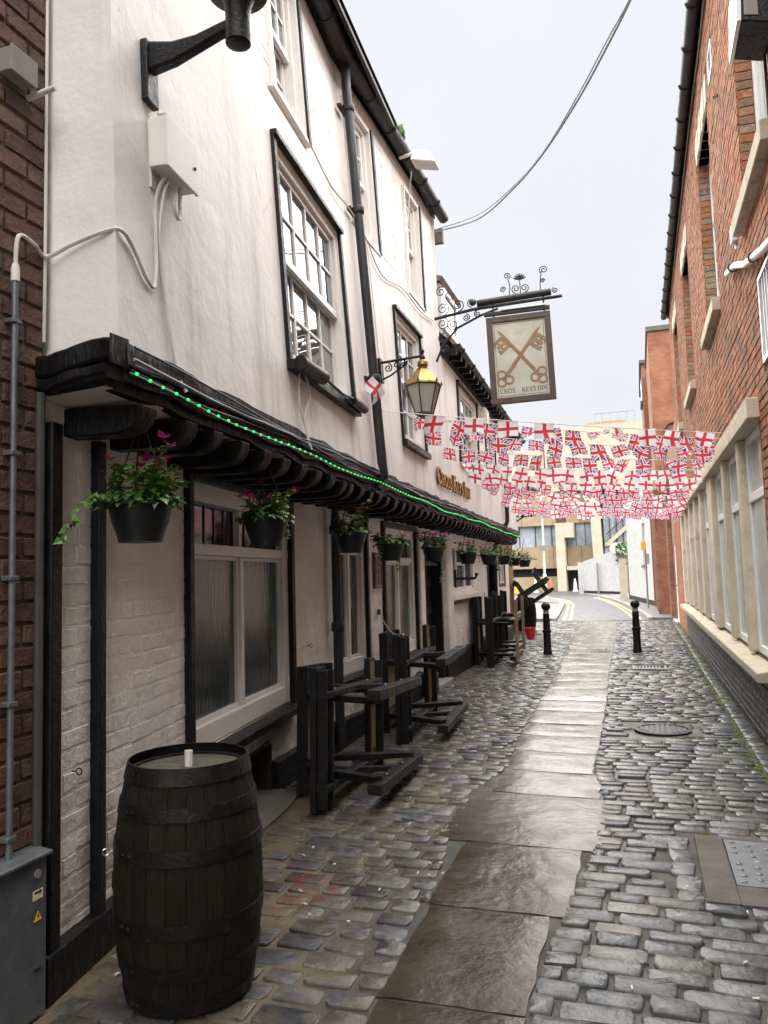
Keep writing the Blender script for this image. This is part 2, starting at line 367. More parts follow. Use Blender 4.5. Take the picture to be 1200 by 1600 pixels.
SIGNFR = mat('sign_frame_paint', (.055, .036, .03), (.085, .058, .048), 8, .45, None, .2, 40)
KEYP = mat('painted_key', (.20, .115, .06), (.30, .185, .105), 16, .5)
KEYD = mat('painted_key_shade', (.17, .09, .045), (.22, .12, .06), 16, .5)
INK = mat('sign_lettering', (.03, .025, .022), None, 10, .5)
REDPL = mat('red_plastic', (.50, .02, .02), (.55, .03, .03), 8, .35)
YELPL = mat('yellow_plastic', (.72, .38, .03), None, 8, .4)
ORPL = mat('orange_red_plastic', (.60, .12, .05), None, 8, .4)
WHPL = mat('white_plastic', (.70, .70, .68), None, 8, .4)
PALEGREEN = mat('pale_green_paint', (.42, .52, .42), (.48, .58, .48), 8, .45)
FLAG_UJ, FLAG_SG = cloth_flag('union_flag_cloth', True), cloth_flag('st_george_flag_cloth', False)
WATER = glass_mat('puddle_water', (.012, .012, .011), .015, 1.33)
BOLTM = mat('zinc_bolt', (.5, .5, .5), None, 9, .3, metal=.9)
STICK = mat('sticker', (.62, .56, .34), (.68, .62, .40), 10, .5)
WARN = mat('warning_yellow', (.75, .55, .04), None, 10, .5)
PIPEG = mat('dull_grey_pipe', (.045, .043, .04), (.07, .066, .062), 8, .6)
BROWNL = mat('dead_leaf', (.14, .08, .028), (.24, .15, .06), 40, .7)
MAROONP = mat('maroon_plaque', (.10, .045, .03), (.17, .09, .05), 30, .4)

# ------------------------------------------------------------------ wall coordinates: P(y, z, d) -> point, d = distance out of the wall
def XL(y): return interp(y, [0, 2.35, 5.6, 11.5, 20], [-1.9, -2.25, -2.75, -2.85, -3.05])
def XU(y): return interp(y, [2.54, 6.5, 9.75, 18.6], [-1.94, -2.25, -2.41, -2.74])
def slope(fn, y): return (fn(y+.05)-fn(y-.05))/.1
def lean(y): return interp(y, [2.5, 4.5, 6.6, 7.8, 10.1, 18], [.025, .06, .07, .045, .01, 0])
def PL(y, z, d=0.):
    m = slope(XL, y); k = 1/math.hypot(1, m)
    return Vector((XL(y)+d*k, y-m*d*k, z))
def PU(y, z, d=0.):
    m = slope(XU, max(y, 2.6)); k = 1/math.hypot(1, m)
    return Vector((XU(y)-lean(y)*(z-2.55)+d*k, y-m*d*k, z))
RX = .98
def PR(y, z, d=0.): return Vector((RX-d, y, z))
def PB(y, z, d=0.): return Vector((-2.295+d, y, z))        # brown neighbour

def pbox(mb, P, y0, y1, z0, z1, d0, d1, rnd=0.0):
    c = [(y0,z0,d0),(y1,z0,d0),(y1,z0,d1),(y0,z0,d1),(y0,z1,d0),(y1,z1,d0),(y1,z1,d1),(y0,z1,d1)]
    return mb.hexa([P(*q) for q in c], rnd)
def inhole(y, z, holes): return any(a < y < b and c < z < e for a, b, c, e in holes)
def panel(mb, P, y0, y1, z0, z1, holes=(), d=0., step=.6, zstep=.8):
    ys = sorted({y0, y1, *[v for h in holes for v in h[:2] if y0 < v < y1], *np.arange(y0, y1, step).tolist()})
    zs = sorted({z0, z1, *[v for h in holes for v in h[2:] if z0 < v < z1], *np.arange(z0, z1, zstep).tolist()})
    n = len(zs); vs = [P(y, z, d) for y in ys for z in zs]
    fs = [(i*n+j, (i+1)*n+j, (i+1)*n+j+1, i*n+j+1) for i in range(len(ys)-1) for j in range(n-1)
          if not inhole((ys[i]+ys[i+1])/2, (zs[j]+zs[j+1])/2, holes)]
    return mb.add(vs, fs)

def unit_bricks(mat_, n=5, cx=.022, cz=.07, jx=.012, jz=.035, jd=.05):
    r = []
    for _ in range(n):
        mb = MB(); b = [(-.5,-.5), (.5,-.5), (.5,.5), (-.5,.5)]
        vs = [(x, -.5, z) for x, z in b]+[(x+jit(jx), .30+jit(jd), z+jit(jz*.6)) for x, z in b]
        vs += [(x*(1-2*cx)+jit(jx), .5+jit(jd), z*(1-2*cz)+jit(jz)) for x, z in b]
        mb.add(vs, [(0,1,5,4), (1,2,6,5), (2,3,7,6), (3,0,4,7), (4,5,9,8), (5,6,10,9), (6,7,11,10), (7,4,8,11), (8,9,10,11)])
        me = mb.mesh('brick'); me.materials.append(mat_); r.append(me)
    return r
def brick_field(parent, P, y0, y1, z0, z1, mat_, L=.235, H=.078, joint=.010, depth=.06, proud=.008, holes=(), cap=300, jd=.002,
                bond='stretcher', unit=None, flip=1, zshift=None, name='brick', rest='brick_field', tone=0.0):
    """lays brick after brick; the CAP largest in view are objects, the rest one mesh"""
    unit = unit or unit_bricks(mat_); spots = []
    rows = int(round((z1-z0)/H))
    for i in range(rows):
        z = z0+(i+.5)*H; header = (bond == 'garden' and i % 4 == 3)
        ln = L/2 if header else L
        y = y0-(ln/2 if i % 2 else 0)-(ln*.25 if header else 0)
        while y < y1:
            w = ln*random.uniform(.97, 1.03); 
            if bond == 'flemish': w = L if (round((y-y0)/L*2)+i) % 2 else L*.5
            segs = [(max(y, y0), min(y+w, y1))]
            for a, b, c, e in holes:
                if c-H*.5 < z < e+H*.5 and z+H*.45 > c and z-H*.45 < e:
                    segs = [q for s, t in segs for q in ((s, min(t, a)), (max(s, b), t)) if q[1]-q[0] > .03]
            for s, t in segs:
                if t-s > .03: spots.append(((s+t)/2, z+(zshift((s+t)/2) if zshift else 0), t-s-joint))
            y += w
    out_ = []
    for y, z, w in spots:
        c = P(y, z, proud-depth/2+jit(jd)); tv = (P(y+.05, z)-P(y-.05, z)).normalized()
        n = (P(y, z, .1)-P(y, z, 0)).normalized(); u = (P(y, z+.05)-P(y, z-.05)).normalized()
        tv = tv*(-1 if tv.cross(n).dot(u) < 0 else 1)
        M = Matrix.Identity(4)
        for k, vec in enumerate((tv*w, n*depth, (u+tv*jit(.012))*(H-joint*random.uniform(.8, 1.15)))):
            for j in range(3): M[j][k] = vec[j]
        for j in range(3): M[j][3] = c[j]
        cd = c-CAM; vis = w*H*abs(cd.normalized().dot(n))/cd.length_squared
        out_.append((vis, M))
    out_.sort(key=lambda q: -q[0])
    for v, M in out_[:cap]: inst(name, random.choice(unit), M, parent)
    if out_[cap:]:
        mb = MB(); cache = [([v.co.copy() for v in me.vertices], [tuple(p.vertices) for p in me.polygons]) for me in unit]
        for v, M in out_[cap:]:
            vs, fs = random.choice(cache); mb.add([M @ q for q in vs], fs, random.uniform(.01, 1))
        tag(obj(rest, mb, mat_, parent), kind='stuff')

# ------------------------------------------------------------------ ground
def sheet(name, pts, z, m, kind='structure'):
    mb = MB(); mb.add([(x, y, z) for x, y in pts], [tuple(range(len(pts)))]); return tag(obj(name, mb, m), kind=kind)
sheet('ground', [(-150, -60), (150, -60), (150, 260), (-150, 260)], -.06, ASPH)
# bed of the lane: a gently uneven sheet
mb = MB(); ys = np.arange(-3, 25.41, .2); xs = np.arange(-3.6, 1.21, .2)
mb.add([(x, y, -.004+.010*math.sin(x*2.1+y*.7)+.006*math.sin(y*1.9)) for y in ys for x in xs],
       [(i*len(xs)+j, i*len(xs)+j+1, (i+1)*len(xs)+j+1, (i+1)*len(xs)+j) for i in range(len(ys)-1) for j in range(len(xs)-1)])
LANE = tag(obj('lane', mb, BED, None, True), kind='structure')
def gz(x, y): return -.004+.010*math.sin(x*2.1+y*.7)+.006*math.sin(y*1.9)
def stripL(y): return interp(y, [2, 2.9, 3.7, 4.6, 5.7, 6.4, 8, 12.6, 18.3, 25], [-.98, -1.0, -1.02, -1.14, -1.22, -1.08, -1.18, -1.30, -1.55, -1.75])
def stripR(y): return interp(y, [2, 3.3, 3.75, 4.7, 5.85, 6.5, 8.8, 12.6, 18.3, 25], [-.52, -.49, -.45, -.36, -.36, -.46, -.48, -.56, -.64, -.75])
# flagstones down the middle, each a slab of its own
edges = [1.6, 2.28, 2.9, 3.72, 4.62, 5.72, 6.38, 7.05, 7.75, 8.4, 9.2, 9.9, 10.8, 11.6, 12.5, 13.4, 14.3, 15.2, 16.2, 17.1, 18.1, 19.1, 20.1, 21.2, 22.3, 23.5, 24.6]
for i, (a, b) in enumerate(zip(edges[:-1], edges[1:])):
    ym = (a+b)/2; x0, x1 = stripL(ym)+jit(.04), stripR(ym)+.012+abs(jit(.02))
    if i in (4, ): x0 -= .10; x1 += .05
    nx, ny = 9, 7; mb = MB(); vs = []; sk = .0
    for j in range(ny+1):
        for k in range(nx+1):
            u, v = k/nx, j/ny; e = min(u, 1-u, v, 1-v)
            x = lerp(x0, x1, u)+(jit(.007) if e < .01 else 0); y = lerp(a+.009, b-.009, v)+sk*(u-.5)*(1 if v in (0, 1) else 1)+(jit(.005) if e < .01 else 0)
            z = .015+gz(x, y)+jit(.0022)-(.007 if e < .01 else 0)-(.005*math.exp(-((u-.5)**2*9))if i < 9 else 0)
            vs.append((x, y, z))
    n0 = len(vs)
    fs = [(j*(nx+1)+k, j*(nx+1)+k+1, (j+1)*(nx+1)+k+1, (j+1)*(nx+1)+k) for j in range(ny) for k in range(nx)]
    rim = [k for k in range(nx+1)]+[(j+1)*(nx+1)-1 for j in range(1, ny+1)]+[ny*(nx+1)+k for k in range(nx-1, -1, -1)]+[j*(nx+1) for j in range(ny-1, 0, -1)]
    vs += [(vs[q][0], vs[q][1], -.05) for q in rim]
    fs += [(rim[(q+1) % len(rim)], rim[q], n0+q, n0+(q+1) % len(rim)) for q in range(len(rim))]
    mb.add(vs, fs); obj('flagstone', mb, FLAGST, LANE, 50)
def unit_setts(m, n=7):
    r = []
    for _ in range(n):
        mb = MB(); vs = []; rx, ry = random.uniform(.05, .12), random.uniform(.14, .32); ol = []
        for sx, sy, a0 in ((1, 1, 0), (-1, 1, 90), (-1, -1, 180), (1, -1, 270)):
            for q in range(4): a = rad(a0+q*30); ol.append((sx*(.5-rx)+rx*math.cos(a)+jit(.018), sy*(.5-ry)+ry*math.sin(a)+jit(.055)))
        N = len(ol); bow = jit(.05)
        tilt = (jit(.12), jit(.16))
        for sc_, z in ((1, -.5), (1, .34), (.972, .46), (.88, .497)):
            for k in range(N):
                x, y = ol[k][0]*(1-(1-sc_)*.6), ol[k][1]*sc_+bow*(ol[k][0]**2*4-.5)
                vs.append((x, y, z+(tilt[0]*x+tilt[1]*y if z > 0 else 0)+(jit(.03) if z > .3 else 0)))
        vs.append((0, 0, .505)); fs = [(q*N+k, q*N+(k+1) % N, (q+1)*N+(k+1) % N, (q+1)*N+k) for q in range(3) for k in range(N)]
        fs += [(3*N+k, 3*N+(k+1) % N, 4*N) for k in range(N)]
        mb.add(vs, fs); me = mb.mesh('sett', 60); me.materials.append(m); r.append(me)
    return r
UR, UL = unit_setts(SETT_R), unit_setts(SETT_L)
COVER = (.22, 1.1, 4.08, 5.05)             # concrete surround of the steel cover
KEEP = [COVER, (-.16, .40, 7.78, 8.62), (-.22, .34, 12.85, 13.55), (-1.32, -.62, 15.5, 16.2), (-2.85, -2.42, 3.5, 5.45)]
def blocked(x, y, w, h): return any(a-w/2 < x < b+w/2 and c-h/2 < y < d+h/2 for a, b, c, d in KEEP)
setts = []
for side in (0, 1):
    y = 1.9; row = 0
    while y < 25.2:
        near = y < 4.2
        pitch = random.uniform(.108, .126)
        if side == 0 and y < 6: pitch *= 1.14
        a, b = (XL(y)+.06, stripL(y)-.02) if side == 0 else (stripR(y)+.02, RX-.17)
        x = a-random.uniform(0, .2); 
        while x < b-.03:
            w = random.uniform(.17, .29) if not (side == 0 and y < 5.5) else random.uniform(.15, .27)
            x0, x1 = max(x, a), min(x+w, b)
            if x1-x0 > .06:
                cx = (x0+x1)/2; cy = y+.03*math.sin(cx*2.3+y)+jit(.008)
                g = .015 if side else .022
                if not blocked(cx, cy, x1-x0, pitch): setts.append((cx, cy, x1-x0-g*random.uniform(.7, 1.9), pitch-g*random.uniform(.8, 1.4), side, jit(.035)))
            x += w
        y += pitch; row += 1
y = 1.9
while y < 25:                               # channel course along the right-hand wall
    ln = random.uniform(.17, .26); setts.append((RX-.085, y+ln/2, .12, ln-.02, 1, jit(.03))); y += ln
for k in range(5): setts.append((.155-.010*k+jit(.01), 4.08+k*.205, .12, .20, 1, jit(.08)))   # edging of the cover
setts = [s for s in setts if not (COVER[0]-.14 < s[0] < COVER[0]-.005 and COVER[2]-.05 < s[1] < COVER[3]+.05 and s[2] > .13)]
def settM(s):
    x, y, w, h, side, rz = s
    H = .07; z = gz(x, y)+(.007 if side else .002)-H*.5+.007+jit(.0045)
    return Matrix.Translation((x, y, z)) @ Matrix.Rotation(rz, 4, 'Z') @ Matrix.Diagonal((w, h, H, 1))
def in_view(s):
    d = Vector((s[0], s[1], 0))-CAM; q = (d.dot(xw_) , d.dot(yw_), d.dot(zw_))
    return q[2] < 0 and abs(q[0]/-q[2]) < .5 and abs(q[1]/-q[2]) < .67
cm = camo.matrix_world.to_3x3(); xw_, yw_, zw_ = (Vector(cm.col[i]) for i in range(3))
setts.sort(key=lambda s: (not in_view(s), (s[0]**2+s[1]**2)**1.5/(s[2]*s[3])))
for s in setts[:300]: inst('sett', random.choice(UR if s[4] else UL), settM(s), LANE)
for side, U in ((0, UL), (1, UR)):
    mb = MB(); cache = [([v.co.copy() for v in me.vertices], [tuple(p.vertices) for p in me.polygons]) for me in U]
    for s in setts[300:]:
        if s[4] == side: vs, fs = random.choice(cache); M = settM(s); mb.add([M @ q for q in vs], fs, random.uniform(.01, 1))
    tag(obj('sett_paving', mb, U[0].materials[0], LANE, 60), kind='stuff')
# concrete apron under the first window and concrete round the steel cover
mb = MB(); mb.add([(-2.80, 3.5, .03), (-2.45, 3.52, .004), (-2.40, 4.0, .002), (-2.36, 4.4, .003), (-2.42, 5.0, .002), (-2.5, 5.4, .002), (-2.80, 5.44, .028)], [(0, 1, 2, 3, 4, 5, 6)])
tag(obj('concrete_apron', mb, GREYC), kind='structure')
mb = MB(); x0, x1, a, b = COVER; cx0, ca, cb = .37, 4.32, 5.0
mb.box((x0, a, -.03), (cx0, b, .014)).box((cx0+.001, a, -.03), (RX-.02, ca-.01, .012)).box((cx0+.001, cb+.01, -.03), (RX-.02, b, .012)); tag(obj('cover_surround', mb, GREYC, None, bevel=.004), kind='structure')
t = thing('access_cover', 'square galvanised steel cover with raised studs set in concrete', 'access cover', (.66, 4.66, 0))
mb = MB().box((cx0+.006, ca, -.02), (RX-.03, cb, .013)); obj('plate', mb, STEEL, t, bevel=.003)
for i in range(7):
    for j in range(8):
        x, y = cx0+.05+i*.08+jit(.006), ca+.04+j*.085+(.04 if i % 2 else 0)
        if y < cb-.03 and (i+j) % 5 != 4: obj('stud', MB().lathe([(.017, .010), (.014, .017), (.006, .0195)], (x, y, 0), 10), STEEL, t, True)
obj('keyhole', MB().lathe([(.03, .012), (.03, .0165), (.02, .0165), (.018, .0145)], (cx0+.22, 4.55, 0), 16), STEEL, t, True)
t = thing('manhole_cover', 'round cast iron manhole cover among the setts on the right', 'manhole cover', (.13, 8.2, 0))
obj('frame', MB().lathe([(.27, -.02), (.27, .016), (.235, .018), (.235, .006)], (.13, 8.2, 0), 32), GUTTER, t, 30)
obj('lid', MB().lathe([(.232, -.02), (.232, .010)], (.13, 8.2, 0), 32), GUTTER, t, 30)
for i in range(-4, 5):
    for j in range(-4, 5):
        if i*i+j*j < 18: obj('stud', MB().box((.13+i*.05-.016, 8.2+j*.05-.016, .008), (.13+i*.05+.016, 8.2+j*.05+.016, .018)), STEEL, t)
def grate(x0, x1, y0, y1, label, m):
    t = thing('drain_grate', label, 'drain grate', ((x0+x1)/2, (y0+y1)/2, 0))
    obj('frame', MB().box((x0, y0, -.03), (x1, y0+.04, .016)).box((x0, y1-.04, -.03), (x1, y1, .016)).box((x0, y0+.04, -.03), (x0+.04, y1-.04, .016)).box((x1-.04, y0+.04, -.03), (x1, y1-.04, .016)), m, t)
    obj('pit', MB().box((x0+.04, y0+.04, -.03), (x1-.04, y1-.04, -.02)), DARK, t)
    n = int((x1-x0-.08)/.05)
    for k in range(n): xx = x0+.05+k*.05; obj('slat', MB().box((xx, y0+.04, -.02), (xx+.026, y1-.04, .012)), m, t)
grate(-.20, .32, 12.95, 13.45, 'pale rectangular drain grate in the setts near the right bollard', STEEL)
grate(-1.28, -.66, 15.6, 16.1, 'dark rectangular drain grate across the flagstones between the bollards', GUTTER)

# road and pavements beyond the lane
sheet('road', [(-4.2, 25.4), (1.5, 25.4), (1.5, 64), (-30, 64), (-30, 46), (-8, 46), (-4.7, 45.6), (-3.5, 37)], -.004, ASPH)
kl = [(-2.62, 25.2), (-2.72, 27), (-3.0, 31), (-3.44, 37), (-4.1, 42), (-5.2, 46), (-8, 48.5), (-16, 50)]
kr = [(.15, 25.2), (.08, 27), (-.3, 31.5), (-.78, 36.3), (-1.5, 42), (-2.2, 46), (-3.6, 52)]
def ribbon(a, w, z0, z1, m, name, side=1):
    mb = MB()
    for (x0, y0), (x1, y1) in zip(a[:-1], a[1:]):
        d = Vector((x1-x0, y1-y0)).normalized(); n = Vector((-d.y, d.x))*w*side
        mb.hexa([(x0, y0, z0), (x1, y1, z0), (x1+n.x, y1+n.y, z0), (x0+n.x, y0+n.y, z0), (x0, y0, z1), (x1, y1, z1), (x1+n.x, y1+n.y, z1), (x0+n.x, y0+n.y, z1)])
    return obj(name, mb, m)
tag(ribbon(kl, .15, -.05, .09, KERB, 'kerb'), kind='structure'); tag(ribbon(kr, .14, -.05, .09, KERB, 'kerb', -1), kind='structure')
mb = MB(); p = [(x-.14, y) for x, y in kl]+[(-16, 60), (-16, 25.2)]; mb.prism(p, Matrix.Identity(4), -.05, .082); tag(obj('pavement', mb, PAVE), kind='structure')
mb = MB(); p = [(x+.13, y) for x, y in kr]+[(2.5, 52), (2.5, 25.2)]; mb.prism(p, Matrix.Identity(4), -.05, .082); tag(obj('pavement', mb, PAVE), kind='structure')
def painted(a, off, w, label):
    mb = MB(); q = []
    for i, (x, y) in enumerate(a):
        x2, y2 = a[min(i+1, len(a)-1)]; x1, y1 = a[max(i-1, 0)]; d = Vector((x2-x1, y2-y1)).normalized(); n = Vector((d.y, -d.x))
        q.append(((x+n.x*off, y+n.y*off), (x+n.x*(off+w), y+n.y*(off+w))))
    for (a0, a1), (b0, b1) in zip(q[:-1], q[1:]): mb.add([(*a0, .002), (*a1, .002), (*b1, .002), (*b0, .002)], [(0, 1, 2, 3)])
    o = obj('yellow_line', mb, YELLOW); tag(o, kind='structure')
kls = [(x, max(y, 25.6)) for x, y in kl[:6]]; krs = [(x, max(y, 25.6)) for x, y in kr[:6]]
for off in (.16, .36): painted(kls, off, .085, ''); painted(krs, -off-.085, .085, '')

# ================================================================== the inn
INN = thing('inn_building', 'white painted jettied inn with black timbers along the left of the alley', 'building', (-2.6, 10, 0))
W1, W2, W3, D1, W4, D2, W5 = (3.92, 5.80, .60, 2.19), (6.90, 7.76, .64, 2.26), (8.44, 9.80, .64, 2.16), (10.18, 11.28, 0, 2.12), (11.82, 14.05, 1.27, 2.10), (15.5, 16.5, 0, 1.92), (17.1, 18.1, 1.28, 1.84)
PIT = (3.62, 5.34, -.1, .36)
LH = [W1, W2, W3, D1, W4, D2, W5, PIT]
ZT = 2.36
mb = MB(); panel(mb, PL, 2.5, 18.75, -.05, ZT+.06, LH, -.012, .5)
mb.add([PL(18.75, -.05, -.012), PL(18.75, ZT, -.012), PL(18.75, ZT, -3), PL(18.75, -.05, -3)], [(0, 1, 2, 3)])
mb.add([PL(2.5, -.05, -.012), PL(2.5, ZT, -.012), PL(2.5, ZT, -3), PL(2.5, -.05, -3)], [(0, 1, 2, 3)])
lw = obj('lower_wall', mb, PBRICK, INN)
ub = unit_bricks(PBRICK, 7, .05, .10, .03, .06, .03)
brick_field(lw, PL, 2.52, 18.72, .128, ZT, PBRICK, .235, .086, .004, .05, -.0098, LH, 300, .0014, 'garden', ub, zshift=lambda y: .012*math.sin(y*2.2)+.008*math.sin(y*5.1), rest='far_bricks')
# black plinth, with the old cellar-light recess under the first window
for s0, s1 in ((2.5, PIT[0]-.02), (PIT[1]+.04, D1[0]-.06), (D1[1]+.06, D2[0]-.02), (D2[1]+.02, 18.75)):
    mb = MB(); ys = np.linspace(s0, s1, max(3, int((s1-s0)/.3))).tolist()
    def hz(y): return interp(y, [2.5, 3.6, 5.4, 9.4, 9.8], [.17, .19, .24, .25, .36])+.02*math.sin(y*3)
    def dz(y): return .045+.01*math.sin(y*4)
    vs = [PL(y, z, d) for y in ys for z, d in ((-.04, -.03), (-.04, dz(y)), (hz(y)-.02, dz(y)), (hz(y), -.03))]
    mb.add(vs, [(i*4+j, i*4+(j+1) % 4, i*4+4+(j+1) % 4, i*4+4+j) for i in range(len(ys)-1) for j in range(4)]+[(3, 2, 1, 0), tuple(len(vs)-4+j for j in range(4))])
    obj('plinth', mb, BLACKWOOD, INN, 30)
mb = MB(); a, b, c, e = PIT
pbox(mb, PL, a, b, c, e, -.42, -.40); pbox(mb, PL, a-.03, a, c, e, -.4, 0); pbox(mb, PL, b, b+.03, c, e, -.4, 0); pbox(mb, PL, a, b, e, e+.03, -.4, -.005)
obj('cellar_recess', mb, DARKDOOR, INN)
# soffit of the jetty
mb = MB(); ys = np.arange(2.5, 18.8, .4).tolist()
for a, b in zip(ys[:-1], ys[1:]): mb.add([PL(a, ZT, -.02), PL(b, ZT, -.02), PU(b, ZT+.02, -.03), PU(a, ZT+.02, -.03)], [(0, 1, 2, 3)])
obj('soffit', mb, PLASTER, INN)
# rounded joist ends
y = 2.72; k = 0
while y < 18.6:
    w = random.uniform(.09, .115); far = PU(y, 2.3, -.03)-PL(y, 2.3, 0); ln = max(.14, far.x)+.02; h = .12+jit(.012); zt = ZT-.002
    x0 = XL(y)-.05; big = k == 0
    if big: w = .115
    pr = [(0, 0), (ln+.05, 0), (ln+.05, -.03), (ln+.035, -h*.55), (ln-.0, -h*.85), (ln-.06, -h), (ln*.5, -h*1.02), (0, -h*.98)]
    m = slope(XL, y); M = Matrix(((1, 0, 0, x0), (-m, 1, 0, y+m*.05), (0, 0, 1, zt+jit(.006)), (0, 0, 0, 1))) @ Matrix(((1, 0, 0, 0), (0, 0, 1, 0), (0, 1, 0, 0), (0, 0, 0, 1)))
    obj('joist', MB().prism(pr, M, -w/2, w/2), BLACKWOOD, INN, 50, bevel=.008)
    y += random.uniform(.27, .34)*(1.15 if big else 1); k += 1
# bressummer: three layered black boards following the bent front, rough edged
for (z0, z1, d0, d1, nm) in ((2.475, 2.565, -.06, .035, 'bressummer'), (2.415, 2.472, -.06, .012, 'fascia_board'), (2.372, 2.412, -.07, -.02, 'lower_fascia_board')):
    mb = MB(); ys = np.arange(2.555, 18.71, .18).tolist()
    for a, b in zip(ys[:-1], ys[1:]):
        def q(y, z, d): s = .008*math.sin(y*9)+.006*math.sin(y*23+z*9); k = max(0, 1-(y-2.555)/.35); s *= 1-k; return PU(max(y, 2.54), z+s, min(d+s, .032))+Vector((0, min(0, y-2.54), 0))
        mb.hexa([q(a, z0, d0), q(b, z0, d0), q(b, z0, d1), q(a, z0, d1), q(a, z1, d0), q(b, z1, d0), q(b, z1, d1), q(a, z1, d1)])
    obj(nm, mb, BLACKWOOD, INN, 30)
# the return of the bressummer at the near corner
mb = MB(); c = PU(2.54, 2.5, 0)
ys = np.linspace(0, 1, 9)
for zz, hh, ww, oo in ((2.516, .096, .092, .028), (2.440, .054, .08, .010)):
    pp = [Vector((lerp(c.x+oo, -2.34, u), 2.51+.012*math.sin(u*9), zz-.03*u+.012*math.sin(u*7))) for u in ys]
    vs = [p+Vector((0, e*ww/2, f*hh/2+jit(.005))) for p in pp for e, f in ((-1, -1), (1, -1), (1, 1), (-1, 1))]
    mb.add(vs, [(i*4+j, i*4+(j+1) % 4, i*4+4+(j+1) % 4, i*4+4+j) for i in range(len(pp)-1) for j in range(4)]+[(0, 1, 2, 3), tuple(len(vs)-4+j for j in range(4))])
obj('corner_beam', mb, BLACKWOOD, INN, 30, bevel=.014)
# plastered upper front
U1 = (4.58, 6.02, 3.06, 4.56); U2 = (7.86, 8.86, 3.08, 4.46); U3 = (11.25, 12.9, 3.36, 4.44); U4 = (13.9, 15.0, 3.36, 4.30)
V1, V2, V3 = (4.72, 5.36, 5.10, 6.30), (6.78, 7.42, 5.02, 6.30), (8.68, 9.26, 5.02, 6.30)
UH = [U1, U2, U3, U4]
ZL = 4.93
mb = MB(); panel(mb, PU, 2.54, 10.06, 2.53, ZL, UH, 0., .3, .3); panel(mb, PU, 10.06, 18.62, 2.53, 4.72, UH, 0., .5, .5)
for i in range(0, 60):                     # ragged lip where the plaster stops short of the brick above
    a = 2.54+i*.1253; b = a+.1253; 
    mb.add([PU(a, ZL, 0), PU(b, ZL, 0), PU(b, ZL+.03*math.sin(b*7), -.03), PU(a, ZL+.03*math.sin(a*7), -.03)], [(0, 1, 2, 3)])
c0 = [PU(2.54, z, 0) for z in (2.53, 4.0, 6.62)]
for p, q in zip(c0[:-1], c0[1:]): mb.add([p, q, (-2.42, 2.56, q.z), (-2.42, 2.56, p.z)], [(0, 1, 2, 3)])
c1 = [PU(18.62, z, 0) for z in (2.53, 4.72)]; mb.add([c1[0], c1[1], c1[1]+Vector((-4, 0, 0)), c1[0]+Vector((-4, 0, 0))], [(0, 1, 2, 3)])
c2 = [PU(10.06, z, 0) for z in (4.6, 6.6)]; mb.add([c2[0], c2[1], c2[1]+Vector((-4, 0, 1.5)), c2[0]+Vector((-4, 0, 0))], [(0, 1, 2, 3)])
obj('plaster_wall', mb, PLASTER, INN, 25)
mb = MB(); panel(mb, PU, 2.54, 10.06, ZL-.03, 6.60, [V1, V2, V3], -.036, .4, .5); uw = obj('attic_wall', mb, PBRICK, INN)
brick_field(uw, PU, 3.6, 10.05, ZL+.02, 6.57, PLASTER, .235, .086, .005, .03, -.0338, [V1, V2, V3], 150, .002, 'garden', unit_bricks(PLASTER, 5, .03, .12, .02, .05, .08), rest='far_bricks')

